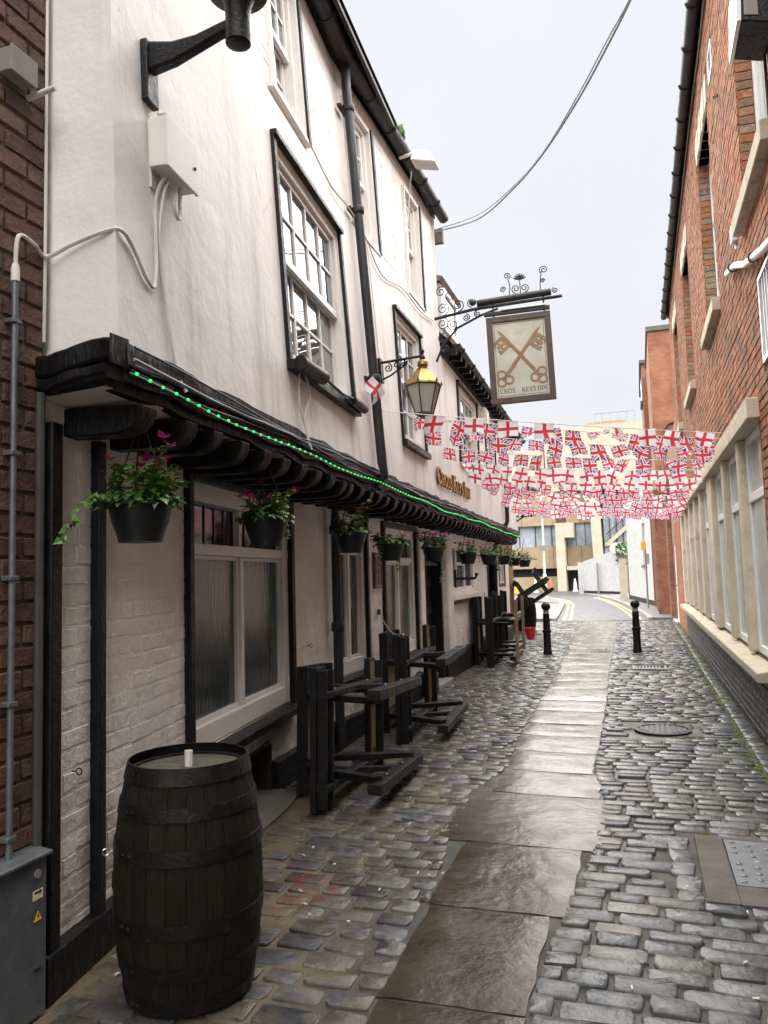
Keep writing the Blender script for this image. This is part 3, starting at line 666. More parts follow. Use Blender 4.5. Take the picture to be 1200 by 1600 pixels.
def box_part(name, P, y0, y1, z0, z1, d0, d1, m, parent, bevel=.004): return obj(name, pbox(MB(), P, y0, y1, z0, z1, d0, d1), m, parent, bevel=bevel)
def ring(P, y0, y1, z0, z1, w, d0, d1, mb=None, wt=None, wb=None):
    mb = mb or MB(); wt = w if wt is None else wt; wb = w if wb is None else wb
    pbox(mb, P, y0, y0+w, z0, z1, d0, d1); pbox(mb, P, y1-w, y1, z0, z1, d0, d1)
    if wt: pbox(mb, P, y0+w, y1-w, z1-wt, z1, d0, d1)
    if wb: pbox(mb, P, y0+w, y1-w, z0, z0+wb, d0, d1)
    return mb
def sash(P, h, cols, rows, rec=.02, trim=True, frame=.06, split=.5, mg=GLASS, sillm=BLACK):
    """vertical sash window: white box frame, two sashes with bars, a pane in every light, black trim"""
    y0, y1, z0, z1 = h; root = obj('window', ring(P, y0-.005, y1+.005, z0-.005, z1+.005, frame, -.14, -rec), WHITEP, INN, bevel=.004)
    zm = lerp(z0, z1, split)
    for zb, zt, d, nr in ((zm-.02, z1-frame, -rec-.03, rows[0]), (z0+frame, zm+.02, -rec-.075, rows[1])):
        a, b = y0+frame, y1-frame; s = .045; mb = ring(P, a, b, zb, zt, s, d-.035, d, None, s*.9, s*1.15)
        gy0, gy1, gz0, gz1 = a+s, b-s, zb+s*1.15, zt-s*.9
        for k in range(1, cols): y = lerp(gy0, gy1, k/cols); pbox(mb, P, y-.010, y+.010, gz0, gz1, d-.03, d-.004)
        for k in range(1, nr):
            z = lerp(gz0, gz1, k/nr)
            for q in range(cols): pbox(mb, P, lerp(gy0, gy1, q/cols)+.0105, lerp(gy0, gy1, (q+1)/cols)-.0105, z-.010, z+.010, d-.03, d-.006)
        obj('sash', mb, WHITEP, root)
        for q in range(cols):
            for k in range(nr):
                t0, t1 = jit(.0022), jit(.0022)
                ya, yb, za, zb2 = lerp(gy0, gy1, q/cols)-.002, lerp(gy0, gy1, (q+1)/cols)+.002, lerp(gz0, gz1, k/nr)-.002, lerp(gz0, gz1, (k+1)/nr)+.002
                obj('pane', MB().add([P(ya, za, d-.019+t0), P(yb, za, d-.019), P(yb, zb2, d-.019+t1), P(ya, zb2, d-.019)], [(0, 1, 2, 3)]), mg, root)
    obj('reveal', ring(P, y0-.03, y1+.03, z0-.03, z1+.03, .028, -.16, .0), WHITEP, root)
    if trim:
        t = .055
        for a, b in ((y0-t-.028, y0-.028), (y1+.028, y1+t+.028)): box_part('black_trim', P, a, b, z0-.06, z1+.03, -.01, .028, BLACK, root)
        box_part('drip_board', P, y0-t-.03, y1+t+.03, z1+.031, z1+.07, -.01, .05, BLACK, root)
    box_part('sill', P, y0-.09, y1+.09, z0-.10 if trim else z0-.07, z0-.031, -.1, .06 if trim else .01, sillm, root)
    return root
w = sash(PU, U1, 4, (2, 2), .01)
mb = MB(); mb.tube([PU(4.50, 3.00, .09), PU(4.95, 3.01, .10)], [.05, .052], 12); mb.tube([PU(5.72, 3.02, .09), PU(6.1, 3.02, .09)], .04, 10); mb.tube([PU(4.9, 3.02, .1), PU(5.3, 2.97, .13), PU(5.75, 3.03, .1)], .012, 6)
obj('rolled_sheet', mb, BLACK, w, True)
sash(PU, U2, 3, (2, 2), .01); sash(PU, U3, 4, (2, 2), .01); sash(PU, U4, 3, (2, 2), .01)
for V in (V1, V2, V3): 
    w = sash(PU, V, 3, (2, 2), .05, False, .05, .5, GLASS, WHITEP)
    box_part('black_trim', PU, V[1]+.03, V[1]+.09, V[2]-.05, V[3]+.05, -.03, .02, BLACK, w)
# ---- ground floor windows
def pub_window(h, split_y=.5, tz=.32, lead=5):
    y0, y1, z0, z1 = h; P = PL
    root = obj('window', ring(P, y0-.005, y1+.005, z0+.0, z1+.005, .07, -.12, -.02, None, .11, .13), WHITEP, INN, bevel=.005)
    a, b = y0+.07, y1-.07; zt = z1-.11-tz; mb = MB(); pbox(mb, P, a, b, zt, zt+.07, -.115, -.028); ym = lerp(a, b, split_y)
    pbox(mb, P, ym-.028, ym+.028, z0+.13, zt, -.115, -.03); pbox(mb, P, ym-.02, ym+.02, zt+.07, z1-.11, -.115, -.04); obj('mullion', mb, WHITEP, root, bevel=.004)
    for s, e in ((a, ym-.028), (ym+.028, b)):
        obj('sash_frame', ring(P, s, e, z0+.13, zt, .028, -.1, -.05), WHITEP, root, bevel=.003)
        obj('pane', MB().add([P(s, z0+.13, -.075), P(e, z0+.13, -.075), P(e, zt, -.075), P(s, zt, -.075)], [(0, 1, 2, 3)]), RIBGLASS, root)
        for k in range(lead):
            p, q = lerp(s+.01, e-.01, k/lead)+.006, lerp(s+.01, e-.01, (k+1)/lead)-.006
            obj('top_light', MB().add([P(p, zt+.075, -.09), P(q, zt+.075, -.09), P(q, z1-.115, -.09), P(p, z1-.115, -.09)], [(0, 1, 2, 3)]), DGLASS, root)
        for k in range(lead+1): p = lerp(s+.01, e-.01, k/lead); box_part('lead_bar', P, p-.005, p+.005, zt+.07, z1-.11, -.1, -.082, MAROON, root, 0)
    obj('black_trim', ring(P, y0-.065, y1+.065, z0-.01, z1+.07, .062, -.02, .03, None, .06, 0), BLACK, root, bevel=.005)
    box_part('lintel_board', P, y0-.02, y1+.02, z1+.005, z1+.058, -.01, .018, MAROON, root)
    mb = MB(); c = [(y0-.08, z0-.10, -.05), (y1+.08, z0-.10, -.05), (y1+.08, z0-.10, .045), (y0-.08, z0-.10, .045), (y0-.08, z0+.005, -.05), (y1+.08, z0+.005, -.05), (y1+.08, z0-.03, .075), (y0-.08, z0-.03, .075)]
    obj('sill', mb.hexa([P(*q) for q in c]), BLACK, root, bevel=.005)
    obj('reveal', ring(P, y0-.03, y1+.03, z0-.03, z1+.03, .027, -.2, -.012), WHITEP, root)
pub_window(W1); pub_window(W2, .5, .30, 3); pub_window(W3, .5, .30, 4)
# leaded casement
y0, y1, z0, z1 = W4; root = obj('window', ring(PL, y0, y1, z0, z1, .06, -.12, -.01), WHITEP, INN, bevel=.005)
for k in range(3):
    s, e = lerp(y0+.06, y1-.06, k/3), lerp(y0+.06, y1-.06, (k+1)/3)
    obj('casement', ring(PL, s+.004, e-.004, z0+.06, z1-.06, .045, -.1, -.03), WHITEP, root, bevel=.003)
    if k == 1: box_part('transom', PL, s+.05, e-.05, z1-.36, z1-.31, -.1, -.025, WHITEP, root)
    obj('pane', MB().add([PL(s+.045, z0+.1, -.06), PL(e-.045, z0+.1, -.06), PL(e-.045, z1-.1, -.06), PL(s+.045, z1-.1, -.06)], [(0, 1, 2, 3)]), RIBGLASS, root)
    mb = MB()
    for q in range(1, 4): y = lerp(s+.045, e-.045, q/4); pbox(mb, PL, y-.005, y+.005, z0+.1, z1-.1, -.06, -.05)
    for q in range(1, 5): z = lerp(z0+.1, z1-.1, q/5); pbox(mb, PL, s+.045, e-.045, z-.005, z+.005, -.06, -.049)
    obj('lead_bar', mb, DARK, root)
box_part('sill', PL, y0-.06, y1+.06, z0-.09, z0-.005, -.05, .09, WHITEP, root, .006); box_part('lower_sill', PL, y0-.05, y1+.05, z0-.16, z0-.092, -.05, .06, BLACK, root)
y0, y1, z0, z1 = W5; root = obj('window', ring(PL, y0, y1, z0, z1, .07, -.1, .0), BLACK, INN, bevel=.004)
for s, e in ((y0+.07, (y0+y1)/2-.02), ((y0+y1)/2+.02, y1-.07)):
    obj('casement', ring(PL, s, e, z0+.07, z1-.07, .04, -.08, -.02), WHITEP, root); obj('pane', MB().add([PL(s, z0+.07, -.05), PL(e, z0+.07, -.05), PL(e, z1-.07, -.05), PL(s, z1-.07, -.05)], [(0, 1, 2, 3)]), GLASS, root)
box_part('mullion', PL, (y0+y1)/2-.02, (y0+y1)/2+.02, z0+.07, z1-.07, -.1, -.005, WHITEP, root)
# doors
def pub_door(h, glazed):
    y0, y1, z0, z1 = h; root = obj('door', ring(PL, y0, y1, 0, z1, .08, -.2, .02, None, .08, 0), BLACK, INN, bevel=.005); top = z1-.08-(.32 if glazed else 0)
    n = 6
    for k in range(n): a, b = lerp(y0+.08, y1-.08, k/n)+.004, lerp(y0+.08, y1-.08, (k+1)/n)-.004; box_part('plank', PL, a, b, .06, top, -.19, -.15+.006*(k % 2), DARKDOOR, root)
    mb = MB()
    for k in range(4): z = .25+k*(top-.5)/3; pbox(mb, PL, y0+.09, y1-.09, z-.05, z+.05, -.148, -.13)
    obj('rail', mb, DARKDOOR, root)
    if glazed:
        box_part('transom', PL, y0+.08, y1-.08, top, top+.05, -.19, -.02, BLACK, root)
        mb = MB()
        for k in range(1, 6): y = lerp(y0+.08, y1-.08, k/6); pbox(mb, PL, y-.006, y+.006, top+.05, z1-.08, -.12, -.1)
        for k in range(1, 3): z = lerp(top+.05, z1-.08, k/3); pbox(mb, PL, y0+.08, y1-.08, z-.006, z+.006, -.12, -.099)
        obj('fanlight_bar', mb, WHITEP, root); obj('fanlight', MB().add([PL(y0+.08, top+.05, -.13), PL(y1-.08, top+.05, -.13), PL(y1-.08, z1-.08, -.13), PL(y0+.08, z1-.08, -.13)], [(0, 1, 2, 3)]), DGLASS, root)
    obj('handle', MB().tube([PL(y0+.2, .95, -.14), PL(y0+.2, .95, -.09), PL(y0+.2, 1.12, -.09), PL(y0+.2, 1.12, -.14)], .012), BRASS, root, True)
    box_part('step', PL, y0-.02, y1+.02, -.04, .07, -.2, .14, KERB, root, .01)
    mb = MB(); pbox(mb, PL, y0-.05, y0-.001, 0, z1+.03, -.21, .0); pbox(mb, PL, y1+.001, y1+.05, 0, z1+.03, -.21, .0); obj('reveal', mb, WHITEP, root)
pub_door(D1, True); pub_door(D2, False)
box_part('notice', PL, 10.62, 10.72, 1.55, 1.78, -.128, -.122, WHPL, INN)
# porch pier and whitened post next to the door
mb = MB(); pbox(mb, PL, 11.32, 11.72, .36, 2.2, -.02, .10); obj('door_pier', mb, PBRICK, INN, 25, bevel=.03, seg=3)
mb = MB(); pbox(mb, PL, 9.88, 10.10, .30, 2.2, -.02, .06); obj('door_jamb', mb, PBRICK, INN, 25, bevel=.02, seg=3)
mb = MB(); pbox(mb, PL, 9.84, 10.12, -.03, .30, -.02, .20); obj('pier_base', mb, BLACKWOOD, INN, bevel=.02)
# black boards at the near corner
box_part('corner_post', PL, 2.525, 2.60, .0, 2.27, -.10, .03, BLACK, INN, .008); box_part('timber_strip', PL, 2.875, 2.935, -.02, 2.25, -.02, .035, BLACK, INN, .008)
# ---- drainpipes
def pipe_part(name, pts, r, m, parent, n=12): return obj(name, MB().tube(pts, r, n), m, parent, True)
y = 6.62
dp = pipe_part('drainpipe', [PU(y, 6.55, .09), PU(y, 6.3, .075), PU(y, 2.62, .075), PU(y+.01, 2.52, .085), PL(y+.02, 2.28, .12)+Vector((.25, 0, .04)), PL(y+.06, 2.25, .09), PL(y+.06, 2.12, .085), PL(y+.06, .06, .085)], .045, GUTTER, INN)
for z in (6.05, 5.02, 3.38): obj('pipe_collar', MB().lathe([(.055, 0), (.06, .01), (.06, .055), (.052, .07)], PU(y, z, .075), 14), GUTTER, dp, True); pbox_ = pbox(MB(), PU, y-.09, y+.09, z+.015, z+.05, -.01, .03); obj('pipe_bracket', pbox_, GUTTER, dp)
for z in (2.0, 1.1): obj('pipe_collar', MB().lathe([(.055, 0), (.06, .01), (.06, .07), (.052, .085)], PL(y+.06, z, .085), 14), GUTTER, dp, True)
y = 16.0
pipe_part('drainpipe', [PU(y, 4.6, .09), PU(y, 2.65, .07), PL(y, 2.25, .2), PL(y, 2.15, .09), PL(y, .05, .08)], .045, GUTTER, INN)
# ---- gutters and roofs
def gutter(P, y0, y1, z, d, m, parent, r=.07, step=.9, flip=1):
    mb = MB(); n = 9; N = n+1; ys = np.linspace(y0, y1, max(2, int((y1-y0)/.8))).tolist(); vs = []
    for y in ys:
        p = P(y, z, d)
        for rr in (r, r-.008): vs += [p+Vector((rr*math.cos(math.pi*k/n), 0, -rr*math.sin(math.pi*k/n))) for k in range(N)]
    fs = []
    for i in range(len(ys)-1):
        o, q = i*2*N, (i+1)*2*N
        fs += [(o+k, o+k+1, q+k+1, q+k) for k in range(n)]+[(o+N+k, q+N+k, q+N+k+1, o+N+k+1) for k in range(n)]+[(o, q, q+N, o+N), (o+n, o+N+n, q+N+n, q+n)]
    q = (len(ys)-1)*2*N; fs += [(k, N+k, N+k+1, k+1) for k in range(n)]+[(q+k, q+k+1, q+N+k+1, q+N+k) for k in range(n)]+[tuple(range(N))]
    mb.add(vs, fs); g = obj('gutter', mb, m, parent, 40)
    y = y0+.3
    while y < y1:
        c = P(y, z, d); k = MB(); rr = r+.010
        k.tube([c+Vector((rr*math.cos(math.pi*q/8), 0, -rr*math.sin(math.pi*q/8)+.004)) for q in range(9)], .011, 6); obj('gutter_bracket', k, m, g, True); y += step
    return g
g = gutter(PU, 2.6, 10.25, 6.60, .10, GUTTER, INN, .075, .62)
mb = MB()
def roof(y0, y1, e, zr, back, name, tz=.30, tw=.17, ov=.13):
    """tiled slope going up and back from the eaves"""
    mb = MB(); rows = int(math.hypot(back, zr)/tz); 
    for r in range(rows):
        t0, t1 = r/rows, (r+1.12)/rows
        y = y0-(tw/2 if r % 2 else 0)
        while y < y1:
            a, b = max(y, y0), min(y+tw-.006, y1)
            if b-a > .03:
                lift = .03+jit(.006)
                p = [PU(a, e, ov-back*t0), PU(b, e, ov-back*t0), PU(b, e, ov-back*t1), PU(a, e, ov-back*t1)]
                q = [v+Vector((0, 0, zr*t)) for v, t in zip(p, (t0, t0, t1, t1))]
                up_ = [Vector((0, 0, lift)), Vector((0, 0, lift)), Vector((0, 0, .012)), Vector((0, 0, .012))]
                mb.hexa([*q, *[v+w for v, w in zip(q, up_)]], random.uniform(.01, 1))
            y += tw
    o = obj(name, mb, TILES, INN); tag(o, kind='stuff')
    m2 = MB(); a, b, c, d = PU(y0, e, ov-.03), PU(y1, e, ov-.03), PU(y1, e, -back), PU(y0, e, -back); m2.add([a, b, c+Vector((0, 0, zr)), d+Vector((0, 0, zr))], [(0, 1, 2, 3)]); m2.add([PU(y0, e, ov-.02), PU(y1, e, ov-.02), PU(y1, e-.01, -.05), PU(y0, e-.01, -.05)], [(0, 1, 2, 3)]); obj('roof_boarding', m2, BLACKWOOD, INN)
roof(2.45, 10.15, 6.62, 2.6, 3.0, 'main_roof', .30, .17, .05)
roof(10.2, 18.8, 4.80, 2.2, 2.6, 'low_roof')
box_part('eaves_board', PU, 2.5, 10.12, 6.55, 6.60, -.03, .01, BLACK, INN); box_part('gutter_end', PU, 10.12, 10.2, 6.2, 6.4, -.05, .1, GREYC, INN)
# dark rafters and torn felt under the low eaves
for k in range(24): y = 10.25+k*.36; obj('rafter_foot', MB().bar(PU(y, 4.70, -.05), PU(y, 4.79, .20)-Vector((0, 0, .12)), .07, .09), BLACKWOOD, INN)
box_part('low_eaves_board', PU, 10.1, 18.7, 4.60, 4.72, -.02, .04, BLACKWOOD, INN)
mb = MB(); panel(mb, PU, 10.12, 18.7, 4.60, 4.66, (), .16, .3); 
gutter(PU, 10.25, 18.8, 4.78, .19, GUTTER, INN, .06, .9)
# unseen attic ceiling and back plane, added to stop light leaking in
mb = MB(); mb.add([(-2.3, 2.5, 6.62), (-2.45, 10.06, 6.62), (-6.4, 10.06, 8.9), (-6.4, 2.5, 8.9)], [(0, 1, 2, 3)]); mb.add([(-6.4, 2.5, 0), (-6.4, 18.6, 0), (-6.4, 18.6, 9), (-6.4, 2.5, 9)], [(0, 1, 2, 3)]); obj('light_block_shell', mb, DARK, INN)
# dormer on the low roof
dm = obj('dormer', MB().box((-3.4, 11.2, 5.2), (-2.68, 12.3, 6.05)), WHITEW, INN)
obj('dormer_roof', MB().hexa([(-3.5, 11.1, 6.28), (-2.66, 11.1, 6.05), (-2.66, 12.4, 6.05), (-3.5, 12.4, 6.28), (-3.5, 11.1, 6.36), (-2.62, 11.1, 6.12), (-2.62, 12.4, 6.12), (-3.5, 12.4, 6.36)]), TILES, dm)
mb = MB(); mb.box((-2.68, 11.26, 5.35), (-2.64, 11.33, 6.0)).box((-2.68, 12.15, 5.35), (-2.64, 12.22, 6.0)).box((-2.68, 11.33, 5.93), (-2.64, 12.15, 6.0)).box((-2.68, 11.33, 5.35), (-2.64, 12.15, 5.42)); obj('dormer_frame', mb, UPVC, dm)
obj('dormer_pane', MB().box((-2.679, 11.33, 5.42), (-2.668, 12.15, 5.93)), GLASS, dm)

# ================================================================== brown brick neighbour at the left edge
NB = thing('brick_building', 'dark brown brick building at the left edge, next to the inn corner', 'building', (-2.6, 1.2, 0))
mb = MB(); panel(mb, PB, -4, 2.53, -.05, 9, (), -.008); mb.add([(-2.303, 2.53, -.05), (-2.303, 2.53, 9), (-6, 2.53, 9), (-6, 2.53, -.05)], [(0, 1, 2, 3)]); mb.add([(-2.303, -4, 9), (-2.303, 2.53, 9), (-8, 2.53, 9), (-8, -4, 9)], [(0, 1, 2, 3)])
nw = obj('wall', mb, DMORTAR, NB)
brick_field(nw, PB, 1.6, 2.525, 0, 4.7, BROWNB, .235, .0855, .011, .06, .004, (), 300, .0015, 'flemish')

# ================================================================== right-hand brick building
RB = thing('brick_building', 'tall orange brick building with stone mullioned windows along the right', 'building', (2, 12, 0))
RE = 19.4; RTOP = 7.62
GW = (6.86, 18.9, .80, 2.78)
F1, F2, F3, F4 = (5.45, 6.82, 4.52, 6.75), (8.95, 10.38, 4.52, 6.75), (12.8, 14.3, 4.52, 6.75), (16.5, 17.9, 4.52, 6.75)
VT1, VT2 = (8.22, 8.56, 6.72, 7.02), (5.65, 6.35, 3.12, 3.78)
RH = [GW, F1, F2, F3, F4, VT1, VT2]
mb = MB(); panel(mb, PR, -3, RE, -.05, RTOP, RH, -.010, 3, 3)  # stretch behind the camera is unseen, added to block light
mb.add([(RX+.01, RE, -.05), (RX+.01, RE, RTOP), (RX+8, RE, RTOP), (RX+8, RE, -.05)], [(0, 1, 2, 3)])
mb.add([(RX+.01, -3, RTOP), (RX+.01, RE, RTOP), (RX+8, RE, RTOP+4), (RX+8, -3, RTOP+4)], [(0, 1, 2, 3)]); mb.add([(RX+8, -3, 0), (RX+8, RE, 0), (RX+8, RE, 12), (RX+8, -3, 12)], [(0, 1, 2, 3)])  # unseen roof and back planes, added so light doesn't leak
rw = obj('wall', mb, DMORTAR, RB)
LINT = [(F[0]-.16, F[1]+.16, F[3], F[3]+.30) for F in (F1, F2, F3, F4)]
uo = unit_bricks(ORANGEB, 6, .018, .06, .008, .02, .03)
brick_field(rw, PR, 4.6, RE, .80, RTOP, ORANGEB, .235, .0775, .009, .06, .004, RH+LINT+[(GW[0]-.1, GW[1]+.1, GW[2]-.1, GW[3]+.18)], 300, .003, 'garden', uo, rest='far_bricks')
uq = unit_bricks(BLUEB, 5)
brick_field(rw, PR, 4.6, RE, 0, .775, BLUEB, .235, .0775, .008, .06, .006, (), 300, .0015, 'stretcher', uq, name='plinth_brick', rest='far_plinth_bricks')
# ---- first-floor windows with brick reveals, splayed stone heads and stone sills
def upper_window(F_, k):
    y0, y1, z0, z1 = F_; P = PR
    root = obj('window', ring(P, y0, y1, z0, z1, .07, -.2, -.13), UPVC, RB, bevel=.004)
    obj('transom', pbox(MB(), P, y0+.07, y1-.07, lerp(z0, z1, .62), lerp(z0, z1, .62)+.06, -.2, -.125), UPVC, root)
    obj('pane', MB().add([P(y0+.07, z0+.07, -.16), P(y1-.07, z0+.07, -.16), P(y1-.07, z1-.07, -.16), P(y0+.07, z1-.07, -.16)], [(0, 1, 2, 3)]), CGLASS, root)
    obj('reveal', ring(P, y0-.03, y1+.03, z0-.03, z1+.03, .028, -.25, -.012), MORTAR, root)
    z = z0+.05; i = 0
    while z < z1-.05:                      # the far reveal shows course after course
        for yy, sg in ((y1, -1), (y0, 1)):
            d1 = -.005+jit(.004); obj('reveal_brick', pbox(MB(), P, yy+sg*.002, yy+sg*(.010+abs(jit(.004))), z+.004, z+.0715, -.124, d1, 0), REVEALB, root)
        z += .0775; i += 1
    mb = MB(); c = [(y0-.1, z0-.16, -.14), (y1+.1, z0-.16, -.14), (y1+.1, z0-.16, .09), (y0-.1, z0-.16, .09), (y0-.1, z0+.012, -.14), (y1+.1, z0+.012, -.14), (y1+.1, z0-.02, .09), (y0-.1, z0-.02, .09)]
    obj('sill', mb.hexa([P(*q) for q in c]), SILLST, root, bevel=.008)
    n = 7; ym = (y0+y1)/2
    for j in range(n):                     # voussoirs of the flat arch
        a, b = lerp(y0-.02, y1+.02, j/n)+.004, lerp(y0-.02, y1+.02, (j+1)/n)-.004; s = 1.11
        at, bt = ym+(a-ym)*s, ym+(b-ym)*s; dd = .02 if j in (1, 3, 5) else .012
        p = [P(a, z1+.002, -.13), P(b, z1+.002, -.13), P(b, z1+.002, dd), P(a, z1+.002, dd), P(at, z1+.295, -.06), P(bt, z1+.295, -.06), P(bt, z1+.295, dd), P(at, z1+.295, dd)]
        obj('voussoir', MB().hexa(p), STONE, root, bevel=.004)
for k, F_ in enumerate((F1, F2, F3, F4)): upper_window(F_, k)
# ---- the long stone window
y0, y1, z0, z1 = GW
ST = obj('stone_window', pbox(MB(), PR, y0-.12, y1+.1, z1, z1+.17, -.2, .10), STONE, RB, bevel=.010)
mb = MB(); c = [(y0-.12, z0-.13, -.2), (y1+.1, z0-.13, -.2), (y1+.1, z0-.13, .15), (y0-.12, z0-.13, .15), (y0-.12, z0+.005, -.2), (y1+.1, z0+.005, -.2), (y1+.1, z0-.05, .15), (y0-.12, z0-.05, .15)]
obj('sill', mb.hexa([PR(*q) for q in c]), SILLST, ST, bevel=.010)
mul = [(7.98, .16), (9.42, .16), (11.2, .62), (12.95, .16), (14.3, .16), (15.7, .16), (17.2, .16), (18.75, .30)]
for y, w in mul: obj('mullion', pbox(MB(), PR, y-w/2, y+w/2, z0+.0, z1, -.10, .05), STONE, ST, bevel=.018)
cuts = [y0]+[v for y, w in mul for v in (y-w/2, y+w/2)]
for a, b in zip(cuts[0::2], cuts[1::2]):
    if b-a < .3: continue
    f = obj('window_frame', ring(PR, a, b, z0, z1, .075, -.09, -.022), UPVC, ST, bevel=.006)
    obj('transom', pbox(MB(), PR, a+.075, b-.075, 2.17, 2.25, -.09, -.014), UPVC, ST, bevel=.006)
    for za, zb in ((z0+.075, 2.17), (2.25, z1-.075)): obj('pane', MB().add([PR(a+.075, za, -.045), PR(b-.075, za, -.045), PR(b-.075, zb, -.045), PR(a+.075, zb, -.045)], [(0, 1, 2, 3)]), CGLASS, ST)
mb = MB(); pbox(mb, PR, y0-.03, y0, z0, z1, -.2, -.004); obj('brick_reveal', mb, ORANGEB, ST)
# ---- vents, gutter
def vent(V, label, n, m):
    y0, y1, z0, z1 = V; v = obj('vent_grille', ring(PR, y0, y1, z0, z1, .03, -.05, .012), UPVC, RB)
    obj('backing', pbox(MB(), PR, y0, y1, z0, z1, -.06, -.045), DARK, v)
    for k in range(1, n): y = lerp(y0+.03, y1-.03, k/n); obj('slat', pbox(MB(), PR, y-.006, y+.006, z0+.03, z1-.03, -.03, .004), m, v)
vent(VT1, '', 5, GREYP); vent(VT2, '', 6, UPVC)
pe = MB(); panel(pe, PR, -3, RE+.15, RTOP-.02, RTOP+.10, (), .03, 5); obj('eaves_board', pe, GUTTER, RB)
mb = MB(); mb.add([PR(-3, RTOP+.10, .03), PR(RE+.15, RTOP+.10, .03), PR(RE+.15, RTOP+.16, -.4), PR(-3, RTOP+.16, -.4)], [(0, 1, 2, 3)]); mb.add([PR(-3, RTOP-.0, .03), PR(RE+.15, RTOP-.0, .03), PR(RE+.15, RTOP-.0, .0), PR(-3, RTOP, .0)], [(0, 1, 2, 3)]); obj('roof_edge', mb, TILES, RB)
gutter(PR, 3.0, RE+.2, RTOP+.07, .105, GUTTER, RB, .075, .75)
pipe_part('gutter_cable', [PR(4, RTOP-.06, .035)]+[PR(4+k*1.3, RTOP-.06+jit(.02), .02+abs(jit(.012))) for k in range(1, 12)], .008, GCABLE, RB, 6)

# ---- later bricks beyond: wall with white door, pilasters, red towers
LB = thing('brick_building', 'red brick wall with a white door beyond the stone windows', 'building', (1.6, 23.4, 0))
FB1 = brickwork_mat('far_brown_brick', (.24, .085, .05), (.33, .13, .075), (.23, .19, .15), axis='Y')
FB2 = brickwork_mat('far_orange_brick', (.36, .13, .065), (.27, .095, .05), (.22, .14, .09))
FB3 = brickwork_mat('far_orange_brick_side', (.36, .13, .065), (.27, .095, .05), (.22, .14, .09), axis='Y')
def PR2(y, z, d=0.): return Vector((1.0-d, y, z))
mb = MB(); panel(mb, PR2, RE+.02, 26.9, 0, 5.2, [(23.7, 25.1, 0, 2.25)], 0, 2, 2); mb.add([PR2(RE+.02, 5.2), PR2(26.9, 5.2), PR2(26.9, 5.2, -5), PR2(RE+.02, 5.2, -5)], [(0, 1, 2, 3)]); obj('wall', mb, FB1, LB)
brick_field(LB, PR2, RE+.03, 23.68, 0, 2.9, ORANGEB, .235, .0775, .01, .05, .006, (), 60, .002, 'garden', uo, rest='wall_bricks')
dr = obj('door', pbox(MB(), PR2, 23.85, 24.95, .04, 2.1, -.12, -.06), WHPL, LB, bevel=.005)
obj('door_frame', ring(PR2, 23.7, 25.1, 0, 2.25, .14, -.14, -.02, None, .14, 0), WHITEP, dr); obj('handle', MB().tube([PR2(24.8, 1.05, -.06), PR2(24.8, 1.05, .0), PR2(24.65, 1.05, .0)], .012, 6), DARK, dr)
for k in range(3): obj('recessed_panel', pbox(MB(), PR2, 24.0, 24.8, .25+k*.62, .75+k*.62, -.059, -.052), WHPL, dr)
box_part('threshold', PR2, 23.7, 25.1, -.04, .05, -.1, .12, STONE, LB); box_part('lamp_fitting', PR2, 25.6, 25.8, 2.75, 2.87, .0, .16, GREYP, LB)
for y in (25.7, 26.3): box_part('pilaster', PR2, y-.14, y+.14, 0, 5.0, .0, .14, FB1, LB)
TW = thing('brick_tower', 'tall bright orange brick block with stone coping beyond the right building', 'building', (1.8, 29.5, 0))
obj('wall', MB().box((.66, 27.0, 0), (5, 31.9, 9.55)), FB2, TW); obj('front_wall', MB().box((.652, 27.0, 0), (.659, 31.9, 9.55)), FB3, TW); obj('coping', MB().box((.60, 26.94, 9.56), (5, 32, 9.72)), GREYC, TW)
obj('waste_pipe', MB().tube([(2.2, 26.95, 6.6), (1.15, 26.95, 6.35), (1.05, 26.95, 6.2), (1.05, 26.95, 3.2)], .035, 8), BCABLE, TW, True)
for k in range(4): obj('pilaster', MB().box((.52, 27.2+k*1.15, 0), (.65, 27.5+k*1.15, 4.2)), FB1, TW)
T2_ = thing('brick_tower', 'smaller darker brick block with stone window bands at the far right', 'building', (2, 36, 0))
obj('wall', MB().box((.48, 32.6, 0), (5, 39, 9.9)), FB2, T2_); obj('coping', MB().box((.40, 32.5, 9.91), (5, 39.1, 10.05)), GREYC, T2_)
for z in (8.5, 6.6, 4.8): obj('window', MB().box((.44, 33.1, z), (.478, 34.2, z+.9)), FARGLASS, T2_); obj('window_sill', MB().box((.38, 33.0, z-.16), (.478, 34.3, z-.02)), GREYC, T2_)
obj('street_light_bracket', MB().box((.25, 33.4, 5.6), (.44, 33.6, 5.95)), GREYP, T2_)
# ---- white rendered house, gate pier, low white wall
WB = thing('white_building', 'white rendered house with one narrow window past the brick pilasters', 'building', (0, 36.5, 0))
a, b = Vector((.62, 32.2, 0)), Vector((-.55, 41, 0)); dn = (b-a).normalized(); nn = Vector((-dn.y, dn.x, 0))*1
def PW(u, z, d=0.): return a+dn*u+nn*d+Vector((0, 0, z))
wl = (b-a).length
mb = MB(); panel(mb, PW, 0, wl, 0, 5.6, [(2.6, 3.5, 1.75, 3.55)], 0, 9, 9); mb.add([PW(0, 0), PW(0, 5.6), PW(0, 5.6, -5), PW(0, 0, -5)], [(0, 1, 2, 3)]); mb.add([PW(0, 5.6), PW(wl, 5.6), PW(wl, 5.6, -5), PW(0, 5.6, -5)], [(0, 1, 2, 3)]); mb.add([PW(wl, 0), PW(wl, 5.6), PW(wl, 5.6, -5), PW(wl, 0, -5)], [(0, 1, 2, 3)]); obj('wall', mb, WHITEW, WB)
